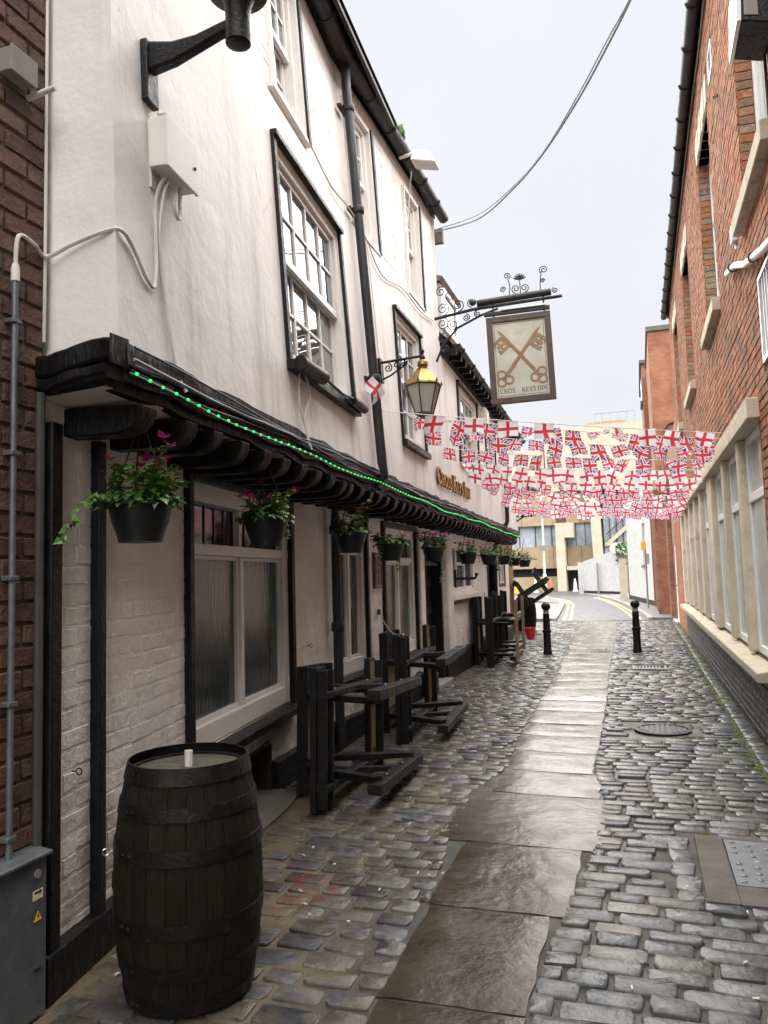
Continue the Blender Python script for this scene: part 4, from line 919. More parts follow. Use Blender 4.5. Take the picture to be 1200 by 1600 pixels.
w = obj('window', ring(PW, 2.6, 3.5, 1.75, 3.55, .08, -.2, -.1), WHITEP, WB); obj('pane', MB().add([PW(2.6, 1.75, -.15), PW(3.5, 1.75, -.15), PW(3.5, 3.55, -.15), PW(2.6, 3.55, -.15)], [(0, 1, 2, 3)]), GLASS, w); obj('sill', pbox(MB(), PW, 2.5, 3.6, 1.63, 1.75, -.1, .08), GREYC, w)
obj('reveal', ring(PW, 2.56, 3.54, 1.71, 3.59, .038, -.22, -.002), WHITEW, w); box_part('plinth', PW, 0, wl, 0, .28, .0, .03, DARK, WB)
t = thing('gate_pier', 'slim rendered gate pier with greenery between white house and white wall', 'gate pier', (-.85, 42.6, 0))
obj('pier', MB().box((-1.05, 42.3, 0), (-.7, 42.7, 2.2)), CONC2, t); obj('cap', MB().box((-1.1, 42.25, 2.2), (-.65, 42.75, 2.32)), GREYC, t); obj('brick_pier', MB().box((-.6, 41.2, 0), (-.5, 41.5, 2.3)), FB1, t)
mb = MB()
for k in range(160):
    c = Vector((-.9+jit(.28), 43.0+jit(.3), 2.4+jit(.55))); d = Vector((jit(1), jit(1), jit(1))).normalized()*.13; e = d.cross(Vector((jit(1), jit(1), 1))).normalized()*.06; mb.add([c-d, c+e, c+d, c-e], [(0, 1, 2, 3)], random.uniform(.01, 1))
obj('foliage', mb, LEAF, t)
LW_ = thing('garden_wall', 'low white rendered wall with sloping top in front of the concrete building', 'wall', (-2.2, 50.5, 0))
a2, b2_ = Vector((-3.55, 52.5, 0)), Vector((-1.05, 48.6, 0)); d2 = (b2_-a2).normalized(); n2 = Vector((-d2.y, d2.x, 0))
mb = MB(); p = [a2, b2_, b2_+n2*.3, a2+n2*.3]; h = [2.15, 2.85, 2.85, 2.15]; mb.hexa([*p, *[q+Vector((0, 0, z)) for q, z in zip(p, h)]]); obj('wall', mb, WHITEW, LW_)
mb = MB(); mb.box((-3.9, 52.5, 0), (-3.4, 57, 2.1)); obj('side_wall', mb, WHITEW, LW_); obj('base_strip', MB().bar(a2-n2*.02+Vector((0, 0, .12)), b2_-n2*.02+Vector((0, 0, .12)), .03, .24), DARK, LW_)
obj('wall_post', MB().box((-2.62, 50.6, 0), (-2.5, 50.7, 2.0)), GREYP, LW_)
mb = MB(); mb.lathe([(.02, 0), (.3, .06), (.42, .16)], (-1.3, 49.2, 2.75), 16, Matrix.Rotation(rad(50), 3, 'X')); tag(obj('satellite_dish', mb, GREYP), 'grey satellite dish on top of the low white wall', 'satellite dish')
# ---- pub's brick end wall on the left
EB = thing('brick_building', 'short red brick wall just past the far end of the inn', 'building', (-4.6, 19.6, 0))
obj('wall', MB().box((-6, 18.82, 0), (-3.28, 21.0, 3.0)), FB2, EB); obj('pilaster', MB().box((-3.275, 19.3, 0), (-3.2, 19.62, 2.9)), FB1, EB)
obj('front_wall', MB().box((-3.279, 18.82, 0), (-3.272, 21.0, 3.0)), FB1, EB)
# ================================================================== the concrete car park far behind
CP = thing('concrete_building', 'beige concrete car park block with window bands closing the view', 'building', (-5, 64, 0))
def CB(name, x0, x1, y0, y1, z0, z1, m, parent=CP): return obj(name, MB().box((x0, y0, z0), (x1, y1, z1)), m, parent)
Y = 62.0
CB('core', -16, 3, Y+1.9, Y+14, 0, 10.6, CONC); CB('upper_block', -6.8, 1.2, Y+.3, Y+1.8, 7.9, 13.0, CONC2); CB('upper_block', -16, -6.9, Y+.5, Y+1.8, 8.6, 11.4, CONC2)
CB('roof_housing', -3.5, -.5, Y+1, Y+1.8, 13.05, 13.35, CONC)
CB('base_wall', -16, -6.15, Y+.1, Y+1.8, 0, 1.15, CONC); CB('dark_opening', -16, -6.15, Y+.6, Y+1.8, 1.16, 1.78, DARK)
x = -16.0
while x < -6.2:
    CB('panel', x, min(x+2.4, -6.16)-.03, Y, Y+1.8, 1.8, 3.5, CONC); CB('panel', x, min(x+2.4, -6.16)-.03, Y, Y+1.8, 5.2, 7.85, CONC); x += 2.4
for z0, z1 in ((3.5, 5.2),):
    x = -15.4
    while x < -6.3:
        w = CB('window', x, min(x+1.22, -6.2), Y+.35, Y+.5, z0+.02, z1-.02, FARGLASS); CB('mullion', x-.05, x+.0, Y+.25, Y+.34, z0+.02, z1-.02, DARK, w); x += 1.27
CB('column', -6.12, -5.45, Y-.9, Y+1.7, 0, 5.3, CONC2); CB('corbel', -5.44, -4.75, Y-.9, Y+1.6, 4.15, 5.3, CONC2)
x = -5.4
for k in range(2): CB('panel', x+k*1.1, x+k*1.1+1.07, Y+.8, Y+1.7, 5.35, 7.85, CONC); CB('panel', x+k*1.1, x+k*1.1+1.07, Y+.8, Y+1.7, 1.95, 3.5, CONC)
for k in range(3): w = CB('window', -5.4+k*.72, -4.72+k*.72, Y+1.0, Y+1.15, 3.52, 5.33, FARGLASS); CB('mullion', -5.44+k*.72, -5.41+k*.72, Y+.95, Y+1.1, 3.52, 5.33, DARK, w)
CB('canopy', -5.4, -3.25, Y-.6, Y+1.7, 1.62, 1.93, CONC2); CB('roller_shutter', -5.3, -4.35, Y+.9, Y+1.0, 0, 1.6, DARK)
for k in range(9): CB('shutter_slat', -5.3, -4.35, Y+.86, Y+.89, .05+k*.17, .18+k*.17, GUTTER)
g = CB('grey_door', -4.3, -3.3, Y+.9, Y+1.0, 0, 1.6, GREYP); CB('sign_plate', -4.1, -3.6, Y+.85, Y+.89, 1.05, 1.3, FARGLASS, g)
mb = MB(); mb.hexa([(-3.35, Y-.7, 2.3), (-2.65, Y-.7, 2.3), (-2.65, Y+1.6, 2.3), (-3.35, Y+1.6, 2.3), (-3.5, Y-.7, 8.2), (-2.8, Y-.7, 8.2), (-2.8, Y+1.6, 8.2), (-3.5, Y+1.6, 8.2)]); obj('column', mb, CONC2, CP); CB('column', -3.3, -2.7, Y-.69, Y+1.6, 0, 2.29, CONC2)
# glazed stair
sg = obj('stair_glazing', MB().box((-2.6, Y+.9, 2.0), (1.6, Y+.95, 7.85)), FARGLASS, CP)
for k in range(9): CB('glazing_bar', -2.6+k*.5, -2.55+k*.5, Y+.75, Y+.9, 2.0, 7.85, DARK, sg)
obj('stair_flight', MB().bar((-2.4, Y+.68, 3.5), (1.0, Y+.68, 6.4), .1, .3), CONC2, sg); obj('stair_flight', MB().bar((-2.5, Y+.66, 3.55), (-1.2, Y+.66, 3.55), .1, .25), CONC2, sg)
obj('stair_rail', MB().bar((-2.4, Y+.62, 4.3), (1.0, Y+.62, 7.2), .05, .05), DARK, sg); CB('stair_base', -2.6, 1.6, Y+.7, Y+1.8, 0, 2.0, CONC); CB('stair_head', -2.6, 1.6, Y+.7, Y+1.8, 7.0, 7.85, DARK, sg)
for k in range(6): CB('roof_rail_post', -2.8+k*.6, -2.77+k*.6, Y+.5, Y+.53, 13.0, 13.9, GREYP)
obj('roof_rail', MB().bar((-2.8, Y+.5, 13.9), (.2, Y+.5, 13.9), .05, .05), GREYP, CP)
# bollard cones along its foot
def cone(x, y, m, label):
    t = thing('traffic_cone', label, 'cone', (x, y, 0)); obj('base', MB().box((x-.2, y-.2, 0), (x+.2, y+.2, .05)), m, t); obj('body', MB().lathe([(.15, .05), (.13, .3), (.09, .75), (.04, .95), (.02, .97)], (x, y, 0), 14), m, t, True)
Y0 = 60.4
cone(-8.9, Y0-2.2, YELPL, 'yellow cone at the foot of the beige wall behind the barrel'); cone(-7.6, Y0-1, WHPL, 'white cone beside the lamp post by the beige wall'); cone(-6.55, Y0-.4, ORPL, 'orange-red cone just left of the pale concrete column'); cone(-4.75, Y0, WHPL, 'white cone in front of the dark roller shutter'); cone(-3.75, Y0, YELPL, 'yellow cone in front of the grey door by the white wall')
# lamp post, sign post
t = thing('lamp_post', 'tall slim pale green lamp post on the left pavement', 'lamp post', (-5.1, 44, 0))
obj('post', MB().tube([(-5.1, 44, .05), (-5.1, 44, 1.4), (-5.1, 44, 1.42), (-5.1, 44, 7.5)], [.11, .11, .065, .045], 10), PALEGREEN, t, True); obj('sign_plate', MB().box((-5.35, 43.9, 2.75), (-4.95, 43.93, 3.05)), GREYP, t); obj('band', MB().lathe([(.075, 1.9), (.075, 2.0)], (-5.1, 44, 0), 10), WHPL, t); obj('lamp_head', MB().tube([(-5.1, 44, 7.5), (-5.0, 43.4, 7.9), (-4.9, 42.8, 7.9)], [.05, .05, .12], 8), GREYP, t, True)
t = thing('sign_post', 'grey sign post with small yellow plate by the white house', 'sign post', (.22, 31.2, .08))
obj('post', MB().tube([(.22, 31.2, .08), (.22, 31.2, 2.6)], .035, 8), GREYP, t, True); obj('yellow_plate', MB().box((.08, 31.13, 2.3), (.26, 31.16, 2.6)), YELPL, t); obj('blue_plate', MB().box((.25, 31.14, 1.75), (.36, 31.3, 2.15)), FARGLASS, t)

# ================================================================== street furniture and pub things
def bollard(x, y, label):
    t = thing('bollard', label, 'bollard', (x, y, 0), 'black bollards closing the lane')
    k = .74
    obj('shaft', MB().lathe([(.115*k, 0), (.115*k, .06), (.098*k, .09), (.094*k, .42), (.085*k, .76), (.08*k, .79)], (x, y, -.01), 20), BLACK, t, 30)
    obj('ring', MB().lathe([(.09*k, .42), (.112*k, .43), (.12*k, .455), (.112*k, .48), (.09*k, .49)], (x, y, -.01), 20), BLACK, t, True)
    obj('neck', MB().lathe([(.08*k, .79), (.07*k, .81), (.07*k, .83), (.08*k, .85)], (x, y, -.01), 20), GREYP, t, True)
    obj('ball', MB().lathe([(.02, .845)]+[(.088*math.cos(a), .925+.082*math.sin(a)) for a in np.linspace(-1.2, 1.45, 10)], (x, y, -.01), 20), BLACK, t, True)
bollard(-1.77, 15.2, 'black cast iron ball-top bollard left of the flagstone strip'); bollard(-.13, 15.75, 'black cast iron ball-top bollard right of the flagstone strip')

def barrel(c, label, stub=True):
    t = thing('barrel', label, 'barrel', c); H = .85; N = 24
    def rr(z): return .238+.050*(1-((z-H/2)/(H/2))**2)
    zs = np.linspace(0, H, 11)
    for k in range(N):                      # staves
        a0, a1 = 2*math.pi*k/N+.004, 2*math.pi*(k+1)/N-.004; mb = MB(); vs = []
        for z in zs:
            for a, e in ((a0, .001), ((a0+a1)/2, .004), (a1, .001)): r = rr(z)+e; vs.append((c[0]+r*math.cos(a), c[1]+r*math.sin(a), c[2]+z))
            for a in (a1, a0): r = rr(z)-.024; vs.append((c[0]+r*math.cos(a), c[1]+r*math.sin(a), c[2]+z))
        fs = [(i*5+j, i*5+(j+1) % 5, (i+1)*5+(j+1) % 5, (i+1)*5+j) for i in range(len(zs)-1) for j in range(5)]+[(0, 4, 3, 2, 1), tuple(len(zs)*5-5+j for j in range(5))]
        mb.add(vs, fs); obj('stave', mb, BARRELW, t, 40)
    for z0, w in ((.0, .05), (.13, .05), (.285, .055), (.545, .055), (.70, .05), (.825, .062)):
        mb = MB(); mb.lathe([(rr(z0)+.002, z0), (rr(z0)+.009, z0), (rr(z0+w/2)+.009, z0+w/2), (rr(z0+w)+.009, z0+w), (rr(z0+w)+.002, z0+w)], c, 48, cap=False); h = obj('hoop', mb, HOOP, t, 30)
        a = -2.0; r = rr(z0+w/2)+.009
        for k in range(2): p = Vector((c[0]+r*math.cos(a+k*.13), c[1]+r*math.sin(a+k*.13), c[2]+z0+w/2)); obj('rivet', MB().lathe([(.009, 0), (.006, .004)], p, 8, Matrix.Rotation(a+k*.13, 3, 'Z') @ Matrix.Rotation(rad(90), 3, 'Y')), HOOP, h)
    obj('lid', MB().lathe([(.221, H-.03), (.221, H-.007)], c, 36), LID, t)
    if stub:
        obj('pipe_stub', MB().lathe([(.0165, H-.008), (.0165, H+.055), (.013, H+.055), (.013, H+.03)], (c[0]-.0, c[1]+.0, c[2]), 16), CREAMB, t, 30)
        obj('leaf_litter', MB().add([(c[0]-.08, c[1]-.13, H-.004), (c[0]-.03, c[1]-.15, H), (c[0]-.02, c[1]-.11, H-.004), (c[0]-.06, c[1]-.10, H+.004)], [(0, 1, 2, 3)]), BROWNL, t)
        a = -2.45; p = Vector((c[0]+.283*math.cos(a), c[1]+.283*math.sin(a), .56)); o = Vector((math.cos(a), math.sin(a), 0))
        obj('hook_eye', MB().tube([p, p+o*.02]+[p+o*(.034-.013*math.cos(q))+Vector((0, 0, .013*math.sin(q))) for q in np.linspace(.3, 6, 9)], .0028, 6), BOLTM, t, True)
        a = -2.55; p = Vector((c[0]+.288*math.cos(a), c[1]+.288*math.sin(a), .44)); obj('bung', MB().lathe([(.035, 0), (.032, .006), (.03, .002)], p, 16, Matrix.Rotation(a, 3, 'Z') @ Matrix.Rotation(rad(90), 3, 'Y')), BARRELW, t, 30)
    return t
barrel((-1.785, 2.785, .008), 'dark oak barrel with pipe stub in its lid, nearest the camera'); barrel((-3.02, 21.2, .008), 'old oak barrel at the far end of the inn under a tipped table', False)

# ---- picnic tables. local axes: a across the benches, b up from the feet, c along the table
def picnic_table(label, M, group='picnic tables tipped on end along the inn wall', half=.66, ln=.92, raw=False):
    t = bpy.data.objects.new('picnic_table', None); put(t, None, M); tag(t, label, 'picnic table', group)
    V = lambda a, b, c: M @ Vector((a, b, c))
    ua, ub_, uc = (Vector((M[0][i], M[1][i], M[2][i])) for i in range(3))
    def brd(name, p, q, w, h, upv, m=TABLEW): return obj(name, MB().bar(V(*p), V(*q), w, h, upv, random.uniform(.01, 1)), m, t, bevel=.004)
    for k in range(4): a = (k-1.5)*.145; brd('top_plank', (a, .715, 0), (a, .715, ln), .136, .034, ub_, TABLEW)
    for s in (-1, 1): brd('seat_plank', (s*(half-.02), .435, -.02), (s*(half-.02), .435, ln+.02), .185, .045, ub_, TABLEW)
    for c, sg in ((.13, 1), (.75, -1)):
        brd('seat_bar', (-half-.06, .385, c), (half+.06, .385, c), .045, .095, ub_)
        brd('top_bar', (-.29, .675, c+.05*sg), (.29, .675, c+.05*sg), .045, .07, ub_)
        for s in (-1, 1):
            brd('leg', (s*.22, .69, c+.046*sg), (s*(half-.14), .04, c+.046*sg), .045, .095, ua)
            p = V(s*(half-.10), .40, c); obj('bolt', MB().lathe([(.011, 0), (.009, .006)], V(s*(half-.25), .39, c+.025*(1 if c > .5 else -1)), 8), BOLTM, t)
        brd('foot_bar', (-half+.02, .03, c), (half-.02, .03, c), .10, .07, uc)
        for s in (-.5, .2): obj('bolt', MB().lathe([(.010, 0), (.008, .006)], V(s*half, .03, c+.051), 8), BOLTM, t)
        brd('brace', (-.04, .66, c), (half*.25, .06, c), .04, .07, ua)
    for s in (-1, 1):
        for e in ((-1, 1) if s < 0 else (1,)): brd('seat_apron', (s*(half-.02)+e*.068, .375, .0), (s*(half-.02)+e*.068, .375, ln), .022, .07, ub_)
        if raw: brd('raw_seat_underside', (s*(half-.02), .409, .01), (s*(half-.02), .409, ln-.01), .11, .006, ub_, RAWWOOD)
        brd('top_apron', (s*.278, .67, .0), (s*.278, .67, ln), .022, .05, ub_)
    for s in ((-1, 1) if raw else ()): brd('under_batten', (s*(half-.02), .400, .2), (s*(half-.02), .400, ln-.14), .05, .012, ub_, RAWWOOD)
    brd('raw_underside', (0, .694, .02), (0, .694, .10), .50, .006, ub_, RAWWOOD); brd('raw_underside', (0, .694, .22), (0, .694, .68), .50, .006, ub_, RAWWOOD)
    return t
def onend(x, y, yaw=0., tilt=0., roll=0., z=.012):   # long axis vertical, feet towards the street
    B = Matrix(((0, -1, 0, 0), (1, 0, 0, 0), (0, 0, 1, 0), (0, 0, 0, 1)))   # a->+Y, b->-X, c->+Z
    return Matrix.Translation((x, y, z)) @ Matrix.Rotation(yaw, 4, 'Z') @ Matrix.Rotation(tilt, 4, 'Y') @ Matrix.Rotation(roll, 4, 'X') @ B
picnic_table('black picnic table stood on end, nearest the barrel', onend(-1.77, 5.62, rad(3), rad(0), rad(-3.5), .0), raw=True)
picnic_table('black picnic table stood on end and chained to the wall below the third window', onend(-1.86, 7.85, rad(4), rad(0), 0), half=.7, ln=1.0, raw=True)
picnic_table('black picnic table on end beside the leaded window, nearer of the far group', onend(-2.12, 13.75, rad(3)), half=.62, ln=1.16)
picnic_table('black picnic table on end in front of the far dark door', onend(-2.30, 15.4, rad(2)), half=.64, ln=1.2)
for x, y, h in ((-2.06, 13.15, 1.12), (-2.22, 15.0, 1.14)): tag(obj('timber_post', MB().box((x, y, .12), (x+.05, y+.05, h)), RAWWOOD), 'pale raw timber post tied to the '+('nearer' if y < 14 else 'farther')+' far picnic table', 'post', 'raw timber posts')
picnic_table('black picnic table thrown askew on the far barrel', Matrix.Translation((-2.68, 20.85, 1.0)) @ Matrix.Rotation(rad(-32), 4, 'Y') @ Matrix.Rotation(rad(12), 4, 'Z') @ Matrix(((0, 0, -1, .45), (1, 0, 0, 0), (0, -1, 0, .55), (0, 0, 0, 1))), half=.42, ln=.9)
t = thing('bucket', 'small red plastic bucket on the setts by the far barrel', 'bucket', (-2.55, 18.6, .02))
obj('body', MB().lathe([(.09, .02), (.125, .25), (.132, .25), (.132, .27), (.12, .27), (.085, .03)], (-2.55, 18.6, 0), 18), REDPL, t, True); obj('handle', MB().tube([(-2.55+.12*math.cos(a), 18.6, .26-.10*math.sin(a)) for a in np.linspace(0, math.pi, 10)], .005, 6), GREYP, t, True)
# chain from the wall to the second table
p, q = PL(8.15, 1.20, .02), Vector((-2.25, 7.35, 1.02)); t = thing('chain', 'thin steel chain hanging from the wall to a tipped table', 'chain', tuple(p))
obj('wall_plate', MB().box(p-Vector((.01, .03, .03)), p+Vector((.01, .03, .03))), GUTTER, t)
n = 24
for k in range(n):
    u = (k+.5)/n; c = p.lerp(q, u)-Vector((0, 0, .10*math.sin(math.pi*u))); d = (q-p).normalized(); s = Vector((0, 0, 1)) if k % 2 else d.cross(Vector((0, 0, 1))); s = (s-d*s.dot(d)).normalized()
    obj('link', MB().tube([c+d*.017*math.cos(a)+s*.009*math.sin(a) for a in np.linspace(0, 2*math.pi, 11)], .0032, 5, False), BOLTM, t, True)
for y, z, lb in ((2.72, .82, 'small rusty ring hook in the white wall near the corner post'), (6.15, 1.02, 'small steel ring hook in the wall left of the drainpipe')):
    p = PL(y, z, .0); tag(obj('wall_hook', MB().tube([p, p+Vector((.02, 0, 0))]+[p+Vector((.036-.014*math.cos(a), .0, .014*math.sin(a))) for a in np.linspace(.2, 6, 10)], .003, 6), HOOP, None, True), lb, 'hook')

# ---- hanging baskets
def leafpoly(mb, c, d, n_, s, ivy=False):
    d = d.normalized(); n_ = (n_-d*n_.dot(d)); n_ = n_.normalized() if n_.length > 1e-3 else Vector((0, 0, 1)); e = d.cross(n_)
    r = random.uniform(.01, 1); fold = n_*s*.12
    if ivy: pts = [(0, 0), (.25, .45), (.45, .28), (1, 0), (.45, -.28), (.25, -.45)]
    else: q_ = random.uniform(.75, 1.2); pts = [(0, 0), (.3, .27*q_), (.65, .24*q_), (1, 0), (.65, -.24*q_), (.3, -.27*q_)]
    vs = [c+d*s*u+e*s*v+fold*(abs(v)*2-.3) for u, v in pts]; mb.add(vs, [(0, 1, 2, 3), (0, 3, 4, 5)], r)
def basket(x, y, zr, hang, label, tall=.14, flowers=8, petal=PINK, R=.15, trail=None, n=150):
    t = thing('hanging_basket', label, 'hanging basket', (x, y, zr-.16), 'hanging baskets under the jetty')
    k = R/.15
    obj('pot', MB().lathe([(.088*k, -.168), (.094*k, -.17), (.096*k, -.155), (.104*k, -.125), (.119*k, -.085), (.130*k, -.04), (.135*k, -.015), (.152*k, -.015), (.154*k, .0), (.146*k, .004), (.13*k, -.02)], (x, y, zr), 28), PLASTICB, t, 40)
    obj('soil', MB().lathe([(.13*k, -.03), (.05*k, -.005), (.01, 0)], (x, y, zr), 16), DARKDOOR, t, True)
    for a in (.4, 2.4, 4.4): obj('hanger', MB().tube([(x+.148*k*math.cos(a), y+.148*k*math.sin(a), zr), (x+.05*math.cos(a), y+.05*math.sin(a), zr+.6*(hang-zr)), (x, y, hang)], .0035, 5), BCABLE, t, True)
    obj('hook', MB().tube([(x, y, hang), (x+.01, y, hang+.03), (x-.01, y, hang+.05)], .004, 5), BCABLE, t)
    mb = MB(); st = MB(); fl = MB(); fr = MB()
    stems = []
    for i in range(14):
        a = random.uniform(0, 6.28); b = Vector((x+.07*k*math.cos(a), y+.07*k*math.sin(a), zr)); h = random.uniform(.35, 1)*tall*1.15; e = b+Vector((math.cos(a)*random.uniform(.0, .13), math.sin(a)*random.uniform(0, .13), h)); st.tube([b, b.lerp(e, .5)+Vector((0, 0, .02)), e], .0022, 4); stems.append((b, e, a))
    n = int(n*1.25)
    for i in range(n):
        b, e, a = random.choice(stems); u = random.random()**.6; c = b.lerp(e, u)+Vector((jit(.03), jit(.03), jit(.02))); a = random.uniform(0, 6.28)
        leafpoly(mb, c, Vector((math.cos(a), math.sin(a), jit(.6))), Vector((jit(.5), jit(.5), 1)), random.uniform(.03, .065))
    for i in range(n//2):                   # ivy spilling over the rim
        a = random.uniform(0, 6.28); r = random.uniform(.09, .165)*k; c = Vector((x+r*math.cos(a), y+r*math.sin(a), zr+.035-abs(r-.1*k)*.5+jit(.02)))
        leafpoly(mb, c, Vector((math.cos(a+jit(1)), math.sin(a+jit(1)), -.5+jit(.5))), Vector((0, 0, 1)), random.uniform(.03, .055), True)
    for (ax, ay, dz, L_) in (trail or []):
        pts = [Vector((x+ax*(.14*k+L_*u), y+ay*(.14*k+L_*u), zr+.01+dz*u*u+.03*math.sin(u*5))) for u in np.linspace(0, 1, 8)]; st.tube(pts, .0022, 4)
        for i in range(int(26*max(L_, abs(dz))/.2)):
            u = random.random()*.999*7; c = pts[int(u)].lerp(pts[int(u)+1], u % 1)+Vector((jit(.015), jit(.015), jit(.015))); leafpoly(mb, c, Vector((jit(1), jit(1), -.6)), Vector((1, -.6, .6)), random.uniform(.028, .048), True)
    for i in range(flowers):
        b, e, a = random.choice(stems); c = e+Vector((jit(.06), jit(.06), .015+jit(.03)))
        tgt = fl if (petal is PINK or i % 3) else fr
        for q in range(5):
            aa = q*1.257+jit(.3); leafpoly(tgt, c, Vector((math.cos(aa), math.sin(aa), .5+jit(.4))), Vector((0, 0, 1)), random.uniform(.032, .054))
    tag(obj('foliage', mb, LEAF, t), kind='stuff'); tag(obj('stems', st, STEM, t), kind='stuff')
    if fl.v: tag(obj('flowers', fl, petal, t), kind='stuff')
    if fr.v: tag(obj('red_flowers', fr, REDP, t), kind='stuff')
basket(-2.06, 2.85, 1.945, 2.34, 'black hanging basket with long ivy trail, nearest the inn corner', .19, 12, PINK, .15, [(-.35, -.95, -.16, .24)], 300)
basket(-2.17, 4.26, 1.975, 2.36, 'hanging basket with upright leaves and pink blooms before the first window', .18, 11, PINK, .15, [(.5, .6, -.1, .05)], 260)
basket(-2.36, 6.22, 1.975, 2.36, 'hanging basket with tall green leaves beside the drainpipe', .24, 3, PINK, .15, None, 170)
basket(-2.40, 7.46, 1.92, 2.36, 'hanging basket with trailing ivy in front of the third window', .10, 6, PINK, .155, [(-.4, -.8, -.18, .03), (.5, .1, -.32, .03)], 170)
basket(-2.42, 9.28, 1.93, 2.37, 'hanging basket with a big magenta bloom by the pub door', .16, 26, PINK, .155, [(.3, .9, -.42, .05), (.5, .7, -.3, .04)], 150)
basket(-2.45, 11.4, 1.91, 2.37, 'hanging basket with magenta trailing flowers before the leaded window', .13, 22, PINK, .16, [(.6, .6, -.1, .1)], 140)
basket(-2.50, 13.4, 1.91, 2.37, 'hanging basket with pale leaves after the leaded window', .17, 8, PINK, .165, [(.7, -.3, -.2, .1), (.5, .8, -.3, .1)], 150)
basket(-2.52, 15.1, 1.92, 2.37, 'hanging basket with orange-red bloom above the far tables', .2, 14, REDP, .15, [(.7, -.5, -.2, .1)], 140)
basket(-2.56, 16.6, 1.90, 2.37, 'hanging basket with dark red flowers, last but one', .16, 14, REDP, .16, None, 130)
basket(-2.58, 18.3, 1.88, 2.37, 'hanging basket with red flowers at the far end of the inn', .14, 14, REDP, .17, [(.9, -.2, .02, .16)], 130)

# ---- green string lights along the fascia
t = thing('string_lights', 'lit green string lights draped along the black fascia of the inn', 'string lights', tuple(PU(2.6, 2.40, .06)))
def slz(y): return 2.425+.010*math.sin(y*3.1)+.012*math.sin(y*1.1)-(.03 if y < 3 else 0)*0
pts = [PU(y, slz(y), .045+.006*math.sin(y*7)) for y in np.arange(2.56, 18.6, .1)]
obj('lead', MB().tube(pts, .005, 5), GREENC, t, True)
me = MB().lathe([(.003, -.010), (.006, -.005), (.007, .0), (.0055, .006), (.002, .010)], (0, 0, 0), 8).mesh('bulb', True); me.materials.append(GREENE)
y = 2.58
while y < 18.5: inst('bulb', me, Matrix.Translation(PU(y, slz(y), .055+jit(.004))) @ Matrix.Rotation(rad(90), 4, 'X') @ Matrix.Rotation(jit(.6), 4, 'Z'), t); y += .105
for k, (dz, dd, m) in enumerate(((.075, .045, GCABLE), (.055, .042, BCABLE), (.10, .045, BCABLE), (.03, .03, BCABLE))):
    pts = [PU(y, 2.43+dz+.02*math.sin(y*(1.3+k*.4)+k)+jit(.006), dd+.006*math.sin(y*5+k)) for y in np.arange(2.58, 18.5, .22)]
    tag(obj('fascia_cable', MB().tube(pts, .0055 if k else .007, 5), m, None, True), ('grey cable running along the top of the black fascia', 'black cable clipped midway along the fascia', 'thin black cable along the upper edge of the fascia', 'thin black cable behind the green lights')[k], 'cable')

# ---- street lamp bracket and its box
t = thing('wall_lamp', 'black cast bracket lamp on the upper corner of the inn', 'wall lamp', tuple(PU(2.82, 3.7, .0)))
b0 = PU(2.82, 3.94, .03)
mb = MB(); pbox(mb, PU, 2.77, 2.87, 3.74, 4.03, 0, .035); obj('wall_plate', mb, BLACK, t, bevel=.006)
arm = [b0+Vector((0, 0, .02)), b0+Vector((.12, 0, .012)), b0+Vector((.24, 0, .03)), b0+Vector((.36, 0, .06)), b0+Vector((.42, 0, .07))]
mb = MB(); hs = [.07, .05, .034, .028, .028]; ws = [.03, .026, .024, .024, .024]; vs = []
for p, h, w in zip(arm, hs, ws): vs += [p+Vector((0, w, h)), p+Vector((0, -w, h)), p+Vector((0, -w, -h)), p+Vector((0, w, -h))]
mb.add(vs, [(i*4+j, i*4+(j+1) % 4, (i+1)*4+(j+1) % 4, (i+1)*4+j) for i in range(4) for j in range(4)]+[(16, 17, 18, 19)]); obj('arm', mb, BLACK, t, 50, bevel=.012)
e = arm[-1]+Vector((.02, 0, 0)); obj('socket', MB().lathe([(.03, -.10), (.055, -.09), (.055, .05), (.06, .09), (.075, .12)], e, 20), BLACK, t, 35); obj('canopy', MB().lathe([(.075, .12), (.13, .14), (.15, .19), (.14, .26), (.10, .40)], e, 24), BLACK, t, 35)
t = thing('junction_box', 'off-white metal electrical box under the bracket lamp on the inn wall', 'electrical box', tuple(PU(2.92, 3.40, 0)))
mb = MB(); pbox(mb, PU, 2.80, 3.08, 3.44, 3.67, .012, .092); obj('body', mb, CREAMB, t, bevel=.004); mb = MB(); pbox(mb, PU, 2.79, 3.09, 3.43, 3.68, .093, .108); obj('door', mb, CREAMB, t, bevel=.004); obj('lock', MB().lathe([(.008, 0), (.008, .006)], PU(3.055, 3.55, .108), 10, Matrix.Rotation(rad(90), 3, 'Y')), DARK, t); mb = MB(); pbox(mb, PU, 2.82, 2.86, 3.36, 3.71, .0, .012); obj('bracket', mb, CREAMB, t)
def cable(name, pts, r, m, label, smooth_n=6):
    P_ = [Vector(p) for p in pts]; q = []
    for i in range(len(P_)-1):             # Catmull-Rom
        a, b, c, d = P_[max(i-1, 0)], P_[i], P_[i+1], P_[min(i+2, len(P_)-1)]
        for k in range(smooth_n): u = k/smooth_n; q.append(.5*((2*b)+(c-a)*u+(2*a-5*b+4*c-d)*u*u+(3*b-a-3*c+d)*u**3))
    q.append(P_[-1]); return tag(obj(name, MB().tube(q, r, 6), m, None, True), label, 'cable')
cable('cable', [PU(2.90, 3.42, .06), PU(2.87, 3.33, .04), PU(2.87, 3.1, .012), PU(2.92, 2.8, .01), PU(2.98, 2.56, .015), PU(3.0, 2.46, .05)], .008, CABLE, 'white cable dropping from the electrical box to the fascia')
cable('cable', [PU(2.94, 3.42, .07), PU(2.93, 3.30, .06), PU(2.97, 3.27, .06), PU(2.985, 3.33, .06), PU(2.97, 3.42, .07)], .009, CABLE, 'looped white cable below the electrical box')
